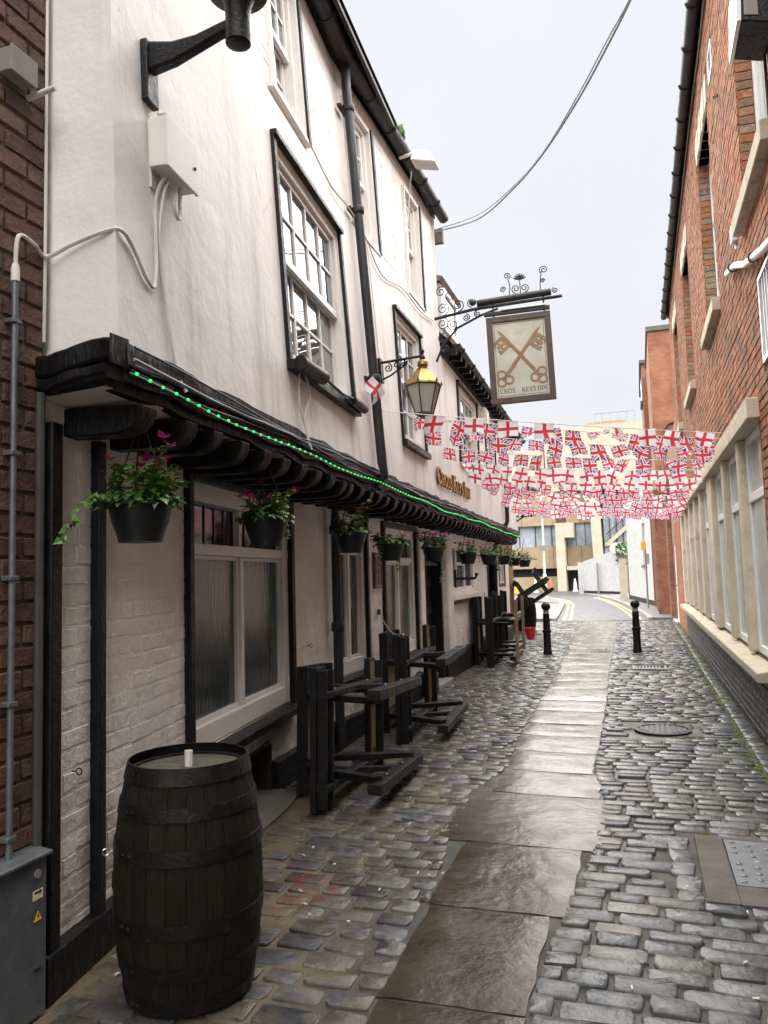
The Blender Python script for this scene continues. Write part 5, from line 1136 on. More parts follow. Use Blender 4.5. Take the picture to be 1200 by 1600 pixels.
cable('cable', [PU(2.86, 3.72, .03), PU(2.9, 3.74, .05), PU(2.93, 3.69, .06)], .008, CABLE, 'short white cable from the lamp bracket into the electrical box', 4)
cable('cable', [(-2.262, 2.335, 2.84), (-2.262, 2.35, 2.98), (-2.265, 2.44, 2.98), (-2.27, 2.51, 2.96), (-2.15, 2.525, 3.0), (-2.0, 2.53, 3.03), PU(2.56, 3.04, .012), PU(2.65, 3.0, .012), PU(2.76, 2.90, .012), PU(2.83, 2.93, .012), PU(2.85, 3.3, .012), PU(2.87, 3.42, .05)], .0085, CABLE, 'white cable running from the conduit round the inn corner to the box')
cable('cable', [(-2.285, 2.52, 6), (-2.285, 2.52, 4.2), (-2.282, 2.515, 3.0), (-2.285, 2.515, 2.6)], .007, CABLE, 'thin white cable down the joint between brown brick and inn', 3)
tag(obj('conduit_stub', MB().tube([(-2.29, 2.42, 3.60), (-2.15, 2.42, 3.615)], .012, 10), CREAMB, None, True), 'short cream conduit stub sticking out beside the inn corner', 'conduit')
t = thing('electrical_conduit', 'thin steel conduit running up the brown brick wall to the cabinet', 'conduit', (-2.262, 2.335, .5)); obj('pipe', MB().tube([(-2.262, 2.335, .5), (-2.262, 2.335, 2.82)], .0125, 10), STEEL, t, True); obj('gland', MB().lathe([(.017, 0), (.017, .05), (.012, .07)], (-2.262, 2.335, 2.79), 10), CREAMB, t, True)
for z in (.66, 1.15, 1.62, 2.1, 2.62): obj('saddle', MB().box((-2.295, 2.312, z), (-2.247, 2.358, z+.02)), STEEL, t, bevel=.004)
t = thing('junction_box', 'grey plastic box on the brown brick high at the left edge', 'electrical box', (-2.27, 2.33, 3.62)); obj('body', MB().box((-2.295, 2.27, 3.62), (-2.235, 2.40, 3.72)), GREYP, t, bevel=.006); obj('lid', MB().box((-2.235, 2.265, 3.615), (-2.225, 2.405, 3.725)), GREYP, t, bevel=.003)
tag(obj('grey_downpipe', MB().tube([(-2.275, 2.488, .1), (-2.275, 2.488, 2.38)], .019, 8), PIPEG, None, True), 'thin grey pipe between brown brick and the inn corner post', 'pipe')
t = thing('electric_cabinet', 'galvanised steel electric cabinet with warning triangle at the bottom left', 'cabinet', (-2.24, 2.35, 0))
x0, x1, y0, y1, H = -2.318, -2.215, 2.14, 2.475, .575
obj('body', MB().box((x0, y0, 0), (x1, y1, H)), STEEL, t, bevel=.004); obj('lid', MB().hexa([(x0, y0-.012, H), (x1+.02, y0-.012, H), (x1+.02, y1+.012, H), (x0, y1+.012, H), (x0, y0-.012, H+.03), (x1+.02, y0-.012, H+.015), (x1+.02, y1+.012, H+.015), (x0, y1+.012, H+.03)]), STEEL, t, bevel=.004)
obj('lock', MB().lathe([(.016, 0), (.016, .008), (.006, .008)], (x1, 2.425, .52), 14, Matrix.Rotation(rad(90), 3, 'Y')), GREYP, t, 30); obj('sticker', MB().box((x1, 2.405, .425), (x1+.0015, 2.455, .46)), STICK, t)
mb = MB(); Mt = Matrix(((0, 0, 1, x1), (1, 0, 0, 2.43), (0, 1, 0, .345), (0, 0, 0, 1))); mb.prism([(-.026, 0), (.026, 0), (0, .046)], Mt, 0, .001); obj('warning_border', mb, DARK, t); obj('warning_triangle', MB().prism([(-.021, .003), (.021, .003), (0, .040)], Mt, .0011, .0018), WARN, t); obj('lightning_mark', MB().prism([(-.002, .030), (.005, .030), (.001, .021), (.006, .021), (-.002, .007), (0, .017), (-.005, .017)], Mt, .0019, .0025), DARK, t); obj('slot', MB().box((x1, 2.41, .17), (x1+.004, 2.445, .178)), DARK, t); obj('arrow_mark', MB().prism([(-.018, .11), (.008, .11), (.004, .118), (.02, .106), (.004, .094), (.008, .102), (-.018, .102)], Mt, .0016, .0022), DARK, t)
# ---- wall plaque
t = thing('wall_plaque', 'small brown wooden plaque between two pub windows', 'plaque', tuple(PL(8.16, 1.46, 0))); mb = MB(); pbox(mb, PL, 8.03, 8.30, 1.46, 1.86, .0, .02); obj('board', mb, MAROONP, t, bevel=.01); obj('rim', ring(PL, 8.045, 8.285, 1.475, 1.845, .02, .02, .028), KEYP, t)
for z in (1.56, 1.66, 1.74): obj('emblem', MB().lathe([(.045 if z < 1.7 else .03, 0), (.03, .008), (.005, .01)], PL(8.165, z, .02), 14, Matrix.Rotation(rad(90), 3, 'Y')), GOLDEDGE, t)
t = thing('handrail_bracket', 'black iron arm bracket beside the leaded window', 'bracket', tuple(PL(11.9, 1.4, 0))); obj('plate', pbox(MB(), PL, 11.78, 11.86, 1.38, 1.66, .10, .13), BLACK, t); obj('arm', MB().tube([PL(11.82, 1.52, .12), PL(11.82, 1.52, .42), PL(11.82, 1.60, .45)], [.02, .02, .03], 8), BLACK, t, True)

# ------------------------------------------------------------------ a small serif alphabet drawn with strokes (thick stems, thin arms, serifs)
def arc(cx, cy, rx, ry, a0, a1, n=12): return [(cx+rx*math.cos(rad(lerp(a0, a1, k/n))), cy+ry*math.sin(rad(lerp(a0, a1, k/n)))) for k in range(n+1)]
T_, t_ = .15, .07
GLY = {'C': (.78, [(arc(.42, .5, .36, .46, 40, 320, 18), .12), ([(.70, .66), (.70, .88)], t_)]),
 'R': (.78, [([(.15, 0), (.15, 1)], T_), ([(.15, .96), (.4, .96)]+arc(.42, .745, .24, .215, 90, -90, 8)+[(.15, .53)], .09), ([(.40, .52), (.72, 0)], T_), ([(.02, .03), (.30, .03)], t_), ([(.02, .97), (.2, .97)], t_)]),
 'O': (.86, [(arc(.43, .5, .36, .46, 0, 360, 24), .12)]),
 'S': (.62, [(arc(.31, .73, .22, .23, 30, 270, 12)+arc(.31, .27, .24, .23, 90, -150, 12)[1:], .12), ([(.52, .72), (.52, .93)], .06), ([(.08, .08), (.08, .30)], .06)]),
 'K': (.80, [([(.15, 0), (.15, 1)], T_), ([(.68, .97), (.2, .45)], .08), ([(.32, .56), (.72, 0)], T_), ([(.02, .03), (.30, .03)], t_), ([(.02, .97), (.30, .97)], t_), ([(.56, .97), (.80, .97)], t_), ([(.58, .03), (.82, .03)], t_)]),
 'E': (.68, [([(.15, 0), (.15, 1)], T_), ([(.02, .96), (.58, .96)], .08), ([(.15, .51), (.45, .51)], .08), ([(.02, .04), (.60, .04)], .08), ([(.57, .97), (.57, .80)], .05), ([(.60, .03), (.60, .22)], .05), ([(.45, .62), (.45, .40)], .05)]),
 'Y': (.78, [([(.08, .97), (.38, .48)], T_), ([(.68, .97), (.38, .48)], .08), ([(.38, 0), (.38, .5)], T_), ([(.24, .03), (.52, .03)], t_), ([(-.04, .97), (.22, .97)], t_), ([(.55, .97), (.80, .97)], t_)]),
 'I': (.36, [([(.18, 0), (.18, 1)], T_), ([(.04, .03), (.32, .03)], t_), ([(.04, .97), (.32, .97)], t_)]),
 'N': (.84, [([(.14, 0), (.14, .97)], .08), ([(.10, .97), (.68, .03)], T_), ([(.69, .0), (.69, 1)], .08), ([(.02, .03), (.27, .03)], t_), ([(0, .97), (.18, .97)], t_), ([(.56, .97), (.82, .97)], t_)])}
def stroke(mb, pts, w, M, d0, d1):
    P_ = [Vector((x, y)) for x, y in pts]; Lf, Rt = [], []
    closed = (P_[0]-P_[-1]).length < 1e-6
    for i, p in enumerate(P_):
        a = P_[i-1] if i else (P_[-2] if closed else p); b = P_[i+1] if i < len(P_)-1 else (P_[1] if closed else p)
        d = (b-a).normalized(); n = Vector((-d.y, d.x))*w/2; Lf.append(p+n); Rt.append(p-n)
    for i in range(len(P_)-1): mb.prism([(v.x, v.y) for v in (Rt[i], Rt[i+1], Lf[i+1], Lf[i])], M, d0, d1)
def glyph(ch, M, d0, d1):
    mb = MB()
    for k, (pts, w) in enumerate(GLY[ch][1]): stroke(mb, pts, w, M, d0+.00004*k, d1+.00013*k)
    return mb
def word(text, H, M, m, parent, d0, d1, gap=.10, space=.45, big=None, bigh=1.25, edge=None):
    x = 0.
    for i, ch in enumerate(text):
        if ch == ' ': x += space*H; continue
        s = H*(bigh if big and i in big else 1)
        G = M @ Matrix.Translation((x, 0, 0)) @ Matrix.Diagonal((s, s, 1, 1)); lt_ = obj('letter', glyph(ch, G, d0, d1), edge or m, parent)
        if edge: obj('gilt_face', glyph(ch, G, d1+.001, d1+.003), m, lt_)
        x += (GLY[ch][0]+gap)*s
    return x
# gold raised letters on the plaster
t = thing('pub_lettering', 'raised gold letters CROSS KEYS INN on the white plaster above the fascia', 'lettering', tuple(PU(10.5, 2.74, 0)))
yA, yB = 9.42, 11.85; o_ = PU(yA, 2.75, .035); e_ = PU(yB, 2.75, .035); tx = (e_-o_).normalized(); nz = tx.cross(Vector((0, 0, 1)))
wid = sum((GLY[c][0]+.16)*(1.35 if i in (0, 6, 11) else 1) for i, c in enumerate('CROSS KEYS INN') if c != ' ')+.9
Hl = .165; kx = (e_-o_).length/(wid*Hl)
ML = Matrix(((tx.x*kx, 0, nz.x, o_.x), (tx.y*kx, 0, nz.y, o_.y), (0, 1, nz.z, o_.z), (0, 0, 0, 1)))
word('CROSS KEYS INN', Hl, ML, GOLD, t, -.034, -.004, .16, .42, (0, 6, 11), 1.35, GOLDEDGE)
# ---- hanging sign
SG = thing('pub_sign', 'framed hanging sign with painted crossed keys on a wrought iron bracket', 'pub sign', (-2.42, 9.72, 4.6))
YS = 9.55; tilt = Matrix.Translation((-1.28, YS, 4.27)) @ Matrix.Rotation(rad(6), 4, 'Z') @ Matrix.Rotation(rad(-1.6), 4, 'Y')
MS = tilt @ Matrix(((1, 0, 0, 0), (0, 0, -1, 0), (0, 1, 0, 0), (0, 0, 0, 1)))   # x right, y up, z towards the camera
def mbx(x0, x1, y0, y1, z0, z1): return MB().prism([(x0, y0), (x1, y0), (x1, y1), (x0, y1)], MS, z0, z1)
w_, h_, f_ = .40, .56, .075
pan = obj('panel', mbx(-w_+f_, w_-f_, -h_+f_, h_-f_, -.012, .012), SIGNBG, SG)
for a in ((-w_, w_, h_-f_, h_), (-w_, w_, -h_, -h_+f_), (-w_, -w_+f_, -h_+f_+.001, h_-f_-.001), (w_-f_, w_, -h_+f_+.001, h_-f_-.001)): obj('frame', mbx(*a, -.035, .035), SIGNFR, SG, bevel=.006)
xi, yi = w_-f_-.018, h_-f_-.018
for a in ((-xi, xi, yi-.006, yi), (-xi, xi, -yi, -yi+.006), (-xi, -xi+.006, -yi+.0065, yi-.0065), (xi-.006, xi, -yi+.0065, yi-.0065)): obj('painted_border', mbx(*a, .0121, .0135), KEYD, pan)
for s in (-1, 1):                           # two crossed keys: bow below, bit above
    ang = math.atan2(.56, .43*s); K = MS @ Matrix.Translation((0.0, .04, 0)) @ Matrix.Rotation(ang, 4, 'Z') @ Matrix.Diagonal((1.12, 1.12, 1, 1))
    z = .0122+(.0012 if s > 0 else 0)
    obj('key_shaft', MB().prism([(-.25, -.021), (.30, -.019), (.36, -.010), (.40, 0), (.36, .010), (.30, .019), (-.25, .021)], K, z, z+.0015), KEYP, pan)
    bt = MB(); sb = -s
    for bx, by, bw, bh in ((.15, .015, .16, .03), (.15, .045, .036, .09), (.211, .045, .036, .09), (.274, .045, .036, .09), (.15, .085, .16, .022), (.15, .13, .05, .025), (.26, .13, .05, .025)): bt.prism([(bx, sb*by), (bx+bw, sb*by), (bx+bw, sb*(by+bh)), (bx, sb*(by+bh))], K, z+.00001*int(bx*1000), z+.0012+.00002*int(bx*1000+by*100))
    obj('key_bit', bt, KEYP, pan)
    bw = MB()
    for cx, cy in ((-.30, .05), (-.30, -.05), (-.37, 0)): stroke(bw, arc(cx, cy, .045, .045, 0, 360, 18), .024, K, z+.0016+.0002*abs(cy*10), z+.0028+.0002*abs(cy*10)+.0003*abs(cx))
    stroke(bw, arc(-.32, 0, .022, .022, 0, 360, 12), .016, K, z+.0022, z+.0037); stroke(bw, [(-.265, -.03), (-.265, .03)], .022, K, z+.002, z+.0034)
    obj('key_bow', bw, KEYP, pan)
    stroke(sh := MB(), [(-.24, -.011*s), (.30, -.009*s)], .007, K, z+.0016, z+.0021); obj('key_shadow_line', sh, KEYD, pan)
word('CROS', .056, MS @ Matrix.Translation((-.285, -h_+f_+.055, 0)), INK, pan, .0122, .0135, .12); word('KEYS', .055, MS @ Matrix.Translation((-.012, -h_+f_+.055, 0)), INK, pan, .0122, .0135, .08); word('INN', .055, MS @ Matrix.Translation((.178, -h_+f_+.055, 0)), INK, pan, .0122, .0135, .05)
MT = tilt
def S3(x, z, y=0.): return MT @ Vector((x, y, z))
obj('sign_rail', MB().bar(S3(-w_-.02, h_+.05), S3(w_, h_+.05), .05, .05), GUTTER, SG, bevel=.006); obj('lamp_strip', MB().bar(S3(-.2, h_+.085, -.03), S3(w_-.05, h_+.085, -.03), .03, .02), WHPL, SG)
wy = 9.72; WX = XU(wy)
obj('beam', MB().tube([(WX, wy, 4.98), S3(-.55, h_+.145), S3(.56, h_+.175)], .022, 8), GUTTER, SG, True)
obj('sign_lamp', MB().tube([S3(-.50, h_+.215), S3(.43, h_+.245)], .045, 12), GUTTER, SG, True)
for x in (-.30, .33): obj('hanger', MB().tube([S3(x, h_), S3(x, h_+.25)], .012, 6), GUTTER, SG, True)
obj('stay', MB().tube([(WX, wy, 4.40), (WX+.10, wy, 4.62), (WX+.3, wy, 4.82), (WX+.62, wy-.02, 4.94), (WX+.85, wy-.05, 4.99)], .016, 8), GUTTER, SG, True)
def spiral(c, r, turns, a0, sgn=1, n=26):
    return [(c[0]+r*(1-k/n*.82)*math.cos(a0+sgn*turns*2*math.pi*k/n), c[1]+r*(1-k/n*.82)*math.sin(a0+sgn*turns*2*math.pi*k/n)) for k in range(n+1)]
def scroll(fn, c, r, turns, a0, sgn=1, th=.008, parent=SG, m=GUTTER): return obj('scroll', MB().tube([fn(*p) for p in spiral(c, r, turns, a0, sgn)], th, 5), m, parent, True)
fW = lambda x, z: Vector((WX+.02+x, wy-.02*x, 5.0+z))
for c, r, a, s in (((.09, .10), .09, -1.6, 1), ((.20, .26), .065, 3, -1), ((.07, .34), .075, 0, 1), ((.30, .12), .08, -1.6, 1), ((.48, .13), .06, -1.6, -1), ((.62, .09), .055, 3.3, 1), ((.08, -.10), .085, 1.6, -1), ((.22, -.13), .085, 1.5, 1), ((.40, -.06), .05, 1.6, -1), ((.08, -.30), .07, 1.4, 1), ((.10, -.44), .055, 1.6, -1), ((.55, -.03), .045, 1.6, 1)): scroll(fW, c, r, 1.7, a, s)
obj('rosette', MB().lathe([(.05, 0), (.03, .02), (.005, .03)], fW(.5, .12)-Vector((0, .03, 0)), 10, Matrix.Rotation(rad(90), 3, 'X')), GUTTER, SG)
fT = lambda x, z: S3(x, h_+.28+z)
for c, r, a, s in (((-.10, .24), .045, -1, 1), ((-.16, .07), .04, 0, 1), ((.0, .06), .055, -1.6, -1), ((.11, .06), .055, -1.6, 1), ((.36, .26), .055, -2.4, -1), ((.34, .12), .03, 0, 1), ((.48, -.02), .04, 2, 1)): scroll(fT, c, r, 1.6, a, s, .007)
obj('scroll_stem', MB().tube([fT(-.09, -.02), fT(-.07, .1), fT(-.09, .2)], .007, 5), GUTTER, SG, True); obj('scroll_stem', MB().tube([fT(.30, -.02), fT(.305, .1), fT(.33, .25)], .007, 5), GUTTER, SG, True)
obj('scroll_stem', MB().tube([fT(.055, -.03), fT(.055, .17)], .007, 5), GUTTER, SG, True)
for k in range(7): a = rad(20+k*23); obj('palmette_leaf', MB().tube([fT(.055, .17), fT(.055+.045*math.cos(a), .17+.05*math.sin(a)), fT(.055+.085*math.cos(a), .17+.085*math.sin(a))], [.005, .014, .006], 6), GUTTER, SG, True)
# ---- brass lantern
LN = thing('lantern', 'brass topped hexagonal lantern on a black bracket from the inn wall', 'lantern', tuple(PU(7.1, 3.5, 0)))
ly, lx = 7.1, -1.90; wx = PU(7.1, 3.6).x
mb = MB(); pbox(mb, PU, 7.05, 7.15, 3.50, 3.74, 0, .03); obj('wall_plate', mb, BLACK, LN, bevel=.006); obj('arm', MB().tube([(wx+.02, ly, 3.70), (lx, ly, 3.72)], .013, 8), BLACK, LN, True); obj('finial', MB().lathe([(.012, 3.66), (.03, 3.70), (.012, 3.74), (.022, 3.77), (.003, 3.80)], (lx, ly, 0), 12), BLACK, LN, True)
fL = lambda x, z: Vector((wx+.03+x, ly, 3.66+z))
for c, r, a, s in (((.06, -.02), .045, 1.5, -1), ((.15, 0), .04, -1.5, 1), ((.22, .005), .03, 1.5, -1)): scroll(fL, c, r, 1.5, a, s, .007, LN, BLACK)
obj('stay', MB().tube([fL(0, -.13), fL(.08, -.10), fL(.2, -.03), fL(.26, .03)], .009, 6), BLACK, LN, True)
c = (lx, ly, 0); n = 6
obj('crown', MB().lathe([(.03, 3.68), (.05, 3.66), (.055, 3.63), (.04, 3.60), (.06, 3.59)], c, 16), BRASS, LN, 35); obj('roof', MB().lathe([(.055, 3.592), (.075, 3.57), (.185, 3.44), (.19, 3.425), (.17, 3.42)], c, n, Matrix.Rotation(rad(30), 3, 'Z')), BRASS, LN)
for k in range(n):
    a0, a1 = rad(30+60*k), rad(90+60*k); q = lambda a, r, z: Vector((lx+r*math.cos(a), ly+r*math.sin(a), z))
    obj('glass_pane', MB().add([q(a0, .165, 3.415), q(a1, .165, 3.415), q(a1, .085, 3.15), q(a0, .085, 3.15)], [(0, 1, 2, 3)]), LAMPG, LN); obj('corner_bar', MB().tube([q(a0, .172, 3.42), q(a0, .09, 3.15)], .007, 6), SIGNFR, LN, True); obj('acorn', MB().lathe([(.008, 0), (.014, .012), (.003, .04)], q(a0, .182, 3.43), 8), SIGNFR, LN, True)
obj('base', MB().lathe([(.02, 3.10), (.05, 3.12), (.095, 3.14), (.095, 3.155), (.07, 3.16)], c, n, Matrix.Rotation(rad(30), 3, 'Z')), SIGNFR, LN)
# ---- flood light under the eaves
t = thing('floodlight', 'cream floodlight hanging under the inn eaves', 'floodlight', tuple(PU(8.3, 6.5, .1)))
p = PU(8.35, 6.50, .05); obj('arm', MB().tube([p, p+Vector((.16, 0, .02)), p+Vector((.22, 0, 0))], .02, 8), CREAMB, t, True)
q = p+Vector((.16, 0, -.06)); mb = MB(); mb.hexa([q+Vector(v) for v in ((0, -.12, -.05), (.30, -.12, -.13), (.30, .12, -.13), (0, .12, -.05), (.02, -.07, .09), (.18, -.07, .06), (.18, .07, .06), (.02, .07, .09))]); obj('housing', mb, CREAMB, t, bevel=.02, seg=3); obj('lens', MB().hexa([q+Vector(v) for v in ((.02, -.10, -.062), (.28, -.10, -.132), (.28, .10, -.132), (.02, .10, -.062), (.02, -.10, -.052), (.28, -.10, -.122), (.28, .10, -.122), (.02, .10, -.052))]), LAMPG, t)
# plants rooted in the gutter
for k, y in enumerate((6.75, 7.1, 8.0, 8.15)):
    mb = MB(); p = PU(y, 6.60, .13)
    for i in range(16): leafpoly(mb, p+Vector((jit(.03), jit(.04), 0)), Vector((jit(.6), jit(.6), 1)), Vector((jit(1), 1, 0)), random.uniform(.05, .12))
    tag(obj('weed_tuft', mb, LEAF), ('small weed', 'grassy weed', 'weed', 'leafy weed')[k]+' growing from the inn gutter, '+('nearest of four', 'second of four', 'third of four', 'last of four')[k], 'weed', 'weeds in the gutter')
# cables wandering over the plaster
cable('cable', [PU(5.4, 5.05, .01), PU(5.9, 4.95, .02), PU(6.4, 4.97, .05), PU(6.9, 4.98, .02), PU(7.4, 4.72, .02), PU(8.2, 4.86, .02), PU(9.0, 4.85, .02), PU(9.7, 4.95, .02)], .008, CABLE, 'grey white cable sagging below the attic windows')
cable('cable', [PU(7.0, 4.90, .015), PU(7.05, 4.3, .012), PU(7.08, 3.8, .012), PU(7.1, 3.72, .02)], .006, CABLE, 'thin white cable running down to the lantern')
cable('cable', [PU(4.62, 2.98, .04), PU(4.60, 2.75, .03), PU(4.7, 2.58, .03), PU(4.72, 2.46, .05)], .006, CABLE, 'thin white cable hanging from the first upper window sill')
cable('cable', [PU(4.68, 2.98, .05), PU(4.75, 2.85, .06), PU(4.68, 2.66, .03), PU(4.68, 2.48, .05)], .006, CABLE, 'second thin white cable hanging from the first upper window sill')
cable('cable', [PU(8.6, 6.45, .12), PU(8.75, 6.2, .03), PU(8.55, 5.4, .01), PU(8.5, 4.9, .01)], .006, CABLE, 'thin white cable dropping from the floodlight')
# overhead cable to the building across
A, B = PU(10.05, 6.33, .02), Vector((RX-.1, 4.6, RTOP+.0))
pix = [(690, 360), (745, 343), (800, 297), (850, 238), (905, 153), (950, 70), (985, 0), (1030, -105), (1065, -205)]
R3 = camo.matrix_world.to_3x3(); nv = Vector((B.y-A.y, -(B.x-A.x), 0))
pts = [A]
for x, y in pix[1:]: d = R3 @ Vector(((x-600)/F, -(y-800)/F, -1)); pts.append(CAM+d*(nv.dot(A-CAM)/nv.dot(d)))
end = Vector((RX-.05, 0, 0)); d = (pts[-1]-pts[-2]); k = (end.x-pts[-1].x)/d.x if abs(d.x) > 1e-3 else 1; pts.append(pts[-1]+d*max(.5, min(k, 3)))
cable('overhead_cable', pts, .0095, GCABLE, 'thick grey cable slung across the sky from the inn eaves'); cable('overhead_cable', [p+Vector((0, 0, .03+.02*math.sin(i*1.7))) for i, p in enumerate(pts)], .006, GCABLE, 'thinner grey cable twisted along the overhead cable')
# CCTV arm at the far end
t = thing('security_camera', 'small security camera on an arm at the far end of the inn', 'security camera', tuple(PU(18.3, 2.9, 0))); p = PU(18.4, 2.92, 0); obj('arm', MB().bar(p, p+Vector((.40, 0, 0)), .05, .05), DARK, t); obj('bracket', MB().bar(p+Vector((0, 0, -.12)), p+Vector((.2, 0, 0)), .03, .03), DARK, t); obj('body', MB().tube([p+Vector((.36, -.12, .12)), p+Vector((.36, .14, .12))], .06, 10), GREYP, t, True); obj('mount', MB().bar(p+Vector((.36, 0, 0)), p+Vector((.36, 0, .1)), .03, .03), GREYP, t)
t = thing('alarm_box', 'white boxes on the inn wall below the low eaves', 'alarm box', tuple(PU(13.2, 4.3, 0))); obj('body', pbox(MB(), PU, 13.2, 13.55, 4.18, 4.5, 0, .12), CREAMB, t, bevel=.01); obj('cover', pbox(MB(), PU, 13.24, 13.51, 4.22, 4.46, .12, .14), CREAMB, t)
# ---- things on the right-hand wall
t = thing('floodlight', 'black box floodlight at the top right on the brick building', 'floodlight', (.8, 5.2, 4.7))
mb = MB().hexa([(.78, 5.05, 5.00), (.97, 5.05, 4.94), (.97, 5.45, 4.94), (.78, 5.45, 5.00), (.80, 5.07, 5.36), (.97, 5.05, 5.42), (.97, 5.45, 5.42), (.80, 5.43, 5.36)]); obj('housing', mb, BLACK, t, bevel=.01)
obj('white_rim', MB().hexa([(.755, 5.03, 4.99), (.78, 5.03, 4.99), (.78, 5.47, 4.99), (.755, 5.47, 4.99), (.775, 5.05, 5.38), (.80, 5.05, 5.38), (.80, 5.45, 5.38), (.775, 5.45, 5.38)]), UPVC, t); obj('side_glass', MB().hexa([(.80, 5.045, 5.03), (.88, 5.045, 5.01), (.88, 5.049, 5.01), (.80, 5.049, 5.03), (.81, 5.055, 5.3), (.88, 5.045, 5.32), (.88, 5.049, 5.32), (.81, 5.059, 5.3)]), GREYP, t); obj('cable', MB().tube([(.96, 5.4, 4.98), (.96, 5.4, 4.4), (.96, 5.45, 3.9)], .012, 6), BCABLE, t, True)
t = thing('waste_pipe', 'white plastic pipe sloping along the brick above the barred vent', 'pipe', (.93, 6.6, 3.8)); obj('pipe', MB().tube([(.93, 7.72, 4.34), (.93, 7.2, 4.22), (.93, 6.6, 4.0), (.93, 5.7, 3.77), (.93, 4.9, 3.6)], .03, 12), UPVC, t, True)
for y, z in ((7.35, 4.255), (6.2, 3.90)): obj('clip', MB().tube([(.93+.036*math.cos(a), y, z+.036*math.sin(a)) for a in np.linspace(0, 6.28, 13)], .008, 5, False), DARK, t)
t = thing('junction_box', 'tiny cream box with a loop of wire on the orange brick', 'electrical box', (.95, 7.35, 4.55)); obj('body', MB().box((.93, 7.28, 4.48), (.975, 7.40, 4.62)), CREAMB, t, bevel=.004); obj('wire', MB().tube([(.955, 7.34, 4.48), (.955, 7.28, 4.40), (.955, 7.12, 4.36), (.96, 7.05, 4.40)], .005, 5), CABLE, t, True)
tag(obj('wall_hook', MB().tube([(.97, 7.9, 6.2)]+[(.95-.02*math.cos(a), 7.9+.04*math.sin(a), 6.2) for a in np.linspace(0, 5, 8)], .005, 5), HOOP, None, True), 'small iron eye in the orange brick below the slim vent', 'hook')

# ================================================================== bunting
def flag_meshes(m, n=8):
    r = []
    for i in range(n):
        mb = MB(); W_, H_, nx, ny = .205, .178, 8, 6; vs, uv = [], []; a, ph, cu = random.uniform(.010, .034), random.uniform(0, 6), jit(.13); sk = jit(.04); pin = random.uniform(.82, 1)
        for j in range(ny+1):
            for k in range(nx+1):
                u, v = k/nx, j/ny; dn_ = 1-v
                x = (u-.5)*W_*lerp(pin, 1, min(1, dn_*1.6))+sk*dn_; y = a*math.sin(u*6+ph)*(.3+dn_)+cu*dn_*dn_*(u-.3)+.02*math.sin(dn_*4+ph)*dn_
                vs.append((x, y, -H_*dn_*(1-.12*abs(cu)*10*(u if cu > 0 else 1-u)*dn_))); uv.append((u, v))
        mb.add(vs, [(j*(nx+1)+k, j*(nx+1)+k+1, (j+1)*(nx+1)+k+1, (j+1)*(nx+1)+k) for j in range(ny) for k in range(nx)]); mb.uv = uv; me = mb.mesh('flag', 60); me.materials.append(m); r.append(me)
    return r
FU, FG = flag_meshes(FLAG_UJ), flag_meshes(FLAG_SG)
STR = [((6.72, 3.13, .10), (8.75, 3.0), .12, 'G', .40, 'nearest string of bunting, widely spaced red-cross flags'),
 ((8.05, 3.36, .02), (9.0, 2.98), .22, 'U', .27, 'string of union flag bunting, second from the camera'),
 ((8.9, 3.34, .02), (9.7, 2.98), .30, 'U', .26, 'string of union flag bunting, third from the camera'),
 ((9.9, 3.28, .02), (10.5, 2.95), .34, 'U', .25, 'string of union flag bunting, fourth from the camera'),
 ((10.9, 3.22, .02), (11.3, 2.92), .36, 'G', .235, 'string of red-cross bunting, fifth from the camera'),
 ((11.9, 3.2, .02), (12.2, 2.9), .36, 'G', .235, 'string of red-cross bunting, sixth from the camera'),
 ((13.0, 3.2, .02), (13.3, 2.88), .34, 'U', .225, 'string of union flag bunting, seventh from the camera'),
 ((14.3, 3.18, .02), (14.5, 2.86), .34, 'M', .225, 'string of mixed flag bunting, eighth from the camera'),
 ((15.7, 3.12, .02), (15.8, 2.84), .32, 'M', .22, 'string of mixed flag bunting, ninth from the camera'),
 ((17.2, 3.08, .02), (17.2, 2.84), .30, 'U', .22, 'string of union flag bunting, last but one from the camera'),
 ((18.2, 3.08, .02), (18.4, 2.86), .26, 'M', .22, 'farthest string of mixed flag bunting')]
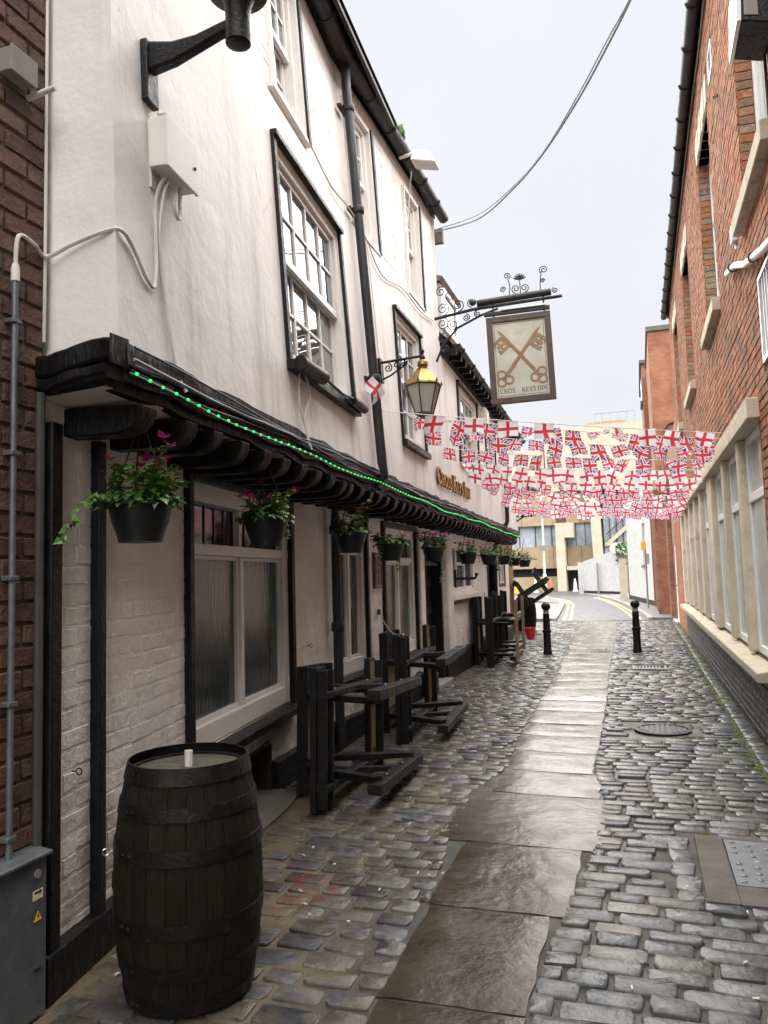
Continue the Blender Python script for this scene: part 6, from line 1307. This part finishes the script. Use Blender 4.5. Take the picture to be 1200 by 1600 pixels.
for (ya, za, da), (yb, zb), sag, kind, sp, lb in STR:
    A, B = PU(ya, za, da), PR(yb, zb, .09); t = thing('bunting_string', lb, 'bunting', tuple(A), 'strings of flag bunting across the alley')
    pt = lambda u: A.lerp(B, u)-Vector((0, 0, 4*sag*u*(1-u)*.16)); obj('cord', MB().tube([pt(k/20) for k in range(21)], .0045, 5), WHPL, t, True)
    ln = (B-A).length; n = int(ln/(sp*.87)); d = (B-A).normalized(); yaw = math.atan2(d.y, d.x)
    for k in range(n):
        u = (k+.5+jit(.12))/n
        if kind == 'G' and sp > .3 and (k % 7 == 5 or k == 0): continue
        fm = FU if kind == 'U' else FG if kind == 'G' else random.choice((FU, FG))
        sl_ = math.atan((pt(min(u+.02, 1)).z-pt(max(u-.02, 0)).z)/(ln*.04)); sw = random.gauss(0, .35) if kind != 'G' else random.gauss(0, .22)
        inst('flag', random.choice(fm), Matrix.Translation(pt(u)) @ Matrix.Rotation(yaw+random.gauss(0, .35), 4, 'Z') @ Matrix.Rotation(-sl_+random.gauss(0, .14), 4, 'Y') @ Matrix.Rotation(sw*1.3, 4, 'X') @ Matrix.Diagonal((random.uniform(.8, 1.05), 1, random.uniform(.85, 1.12), 1)), t)
    if ya < 7: inst('flag', FG[2], Matrix.Translation(PU(6.55, 3.34, .14)) @ Matrix.Rotation(1.0, 4, 'Z') @ Matrix.Rotation(.8, 4, 'Y'), t)
# ---- litter and moss
mb = MB()
for k in range(260):
    x, y = (random.uniform(-2.2, -1.1), random.uniform(2.4, 6)) if k % 3 == 0 else (RX-.05-abs(random.gauss(0, .12)), random.uniform(4.5, 13))
    leafpoly(mb, Vector((x, y, gz(x, y)+.012)), Vector((jit(1), jit(1), .15)), Vector((0, 0, 1)), random.uniform(.008, .024))
tag(obj('leaf_litter', mb, BROWNL), kind='stuff')
MOSS = mat('moss', (.05, .08, .014), (.095, .13, .028), 40, .9)
mb = MB()
for k in range(4500):
    y = random.uniform(4.2, 22); x = RX-.02-abs(random.gauss(0, .10)) if k % 3 else random.uniform(.1, .95)
    if k % 3 == 0 and math.sin(x*5+y*2.3) < .35: continue
    if COVER[0] < x and COVER[2] < y < COVER[3]: continue
    c = Vector((x, y, gz(x, y)+.004)); r = random.uniform(.010, .03); a = random.uniform(0, 6.28); N = 5
    mb.add([c+Vector((r*math.cos(a+q*1.257), r*math.sin(a+q*1.257), 0)) for q in range(N)]+[c+Vector((0, 0, r*.5))], [(q, (q+1) % N, N) for q in range(N)])
tag(obj('moss', mb, MOSS), kind='stuff')

mb = MB()
for k in range(46):                         # cigarette ends and pale scraps
    x, y = random.choice(((random.uniform(-2.15, -1.05), random.uniform(2.3, 4.6)), (random.uniform(-.3, .9), random.uniform(2.8, 7)), (RX-.12+jit(.1), random.uniform(5, 12))))
    a = random.uniform(0, 6.28); c = Vector((x, y, gz(x, y)+.022)); d = Vector((math.cos(a), math.sin(a), 0))*random.uniform(.006, .014); mb.tube([c-d, c+d], .0038, 6)
tag(obj('litter', mb, WHPL), kind='stuff')
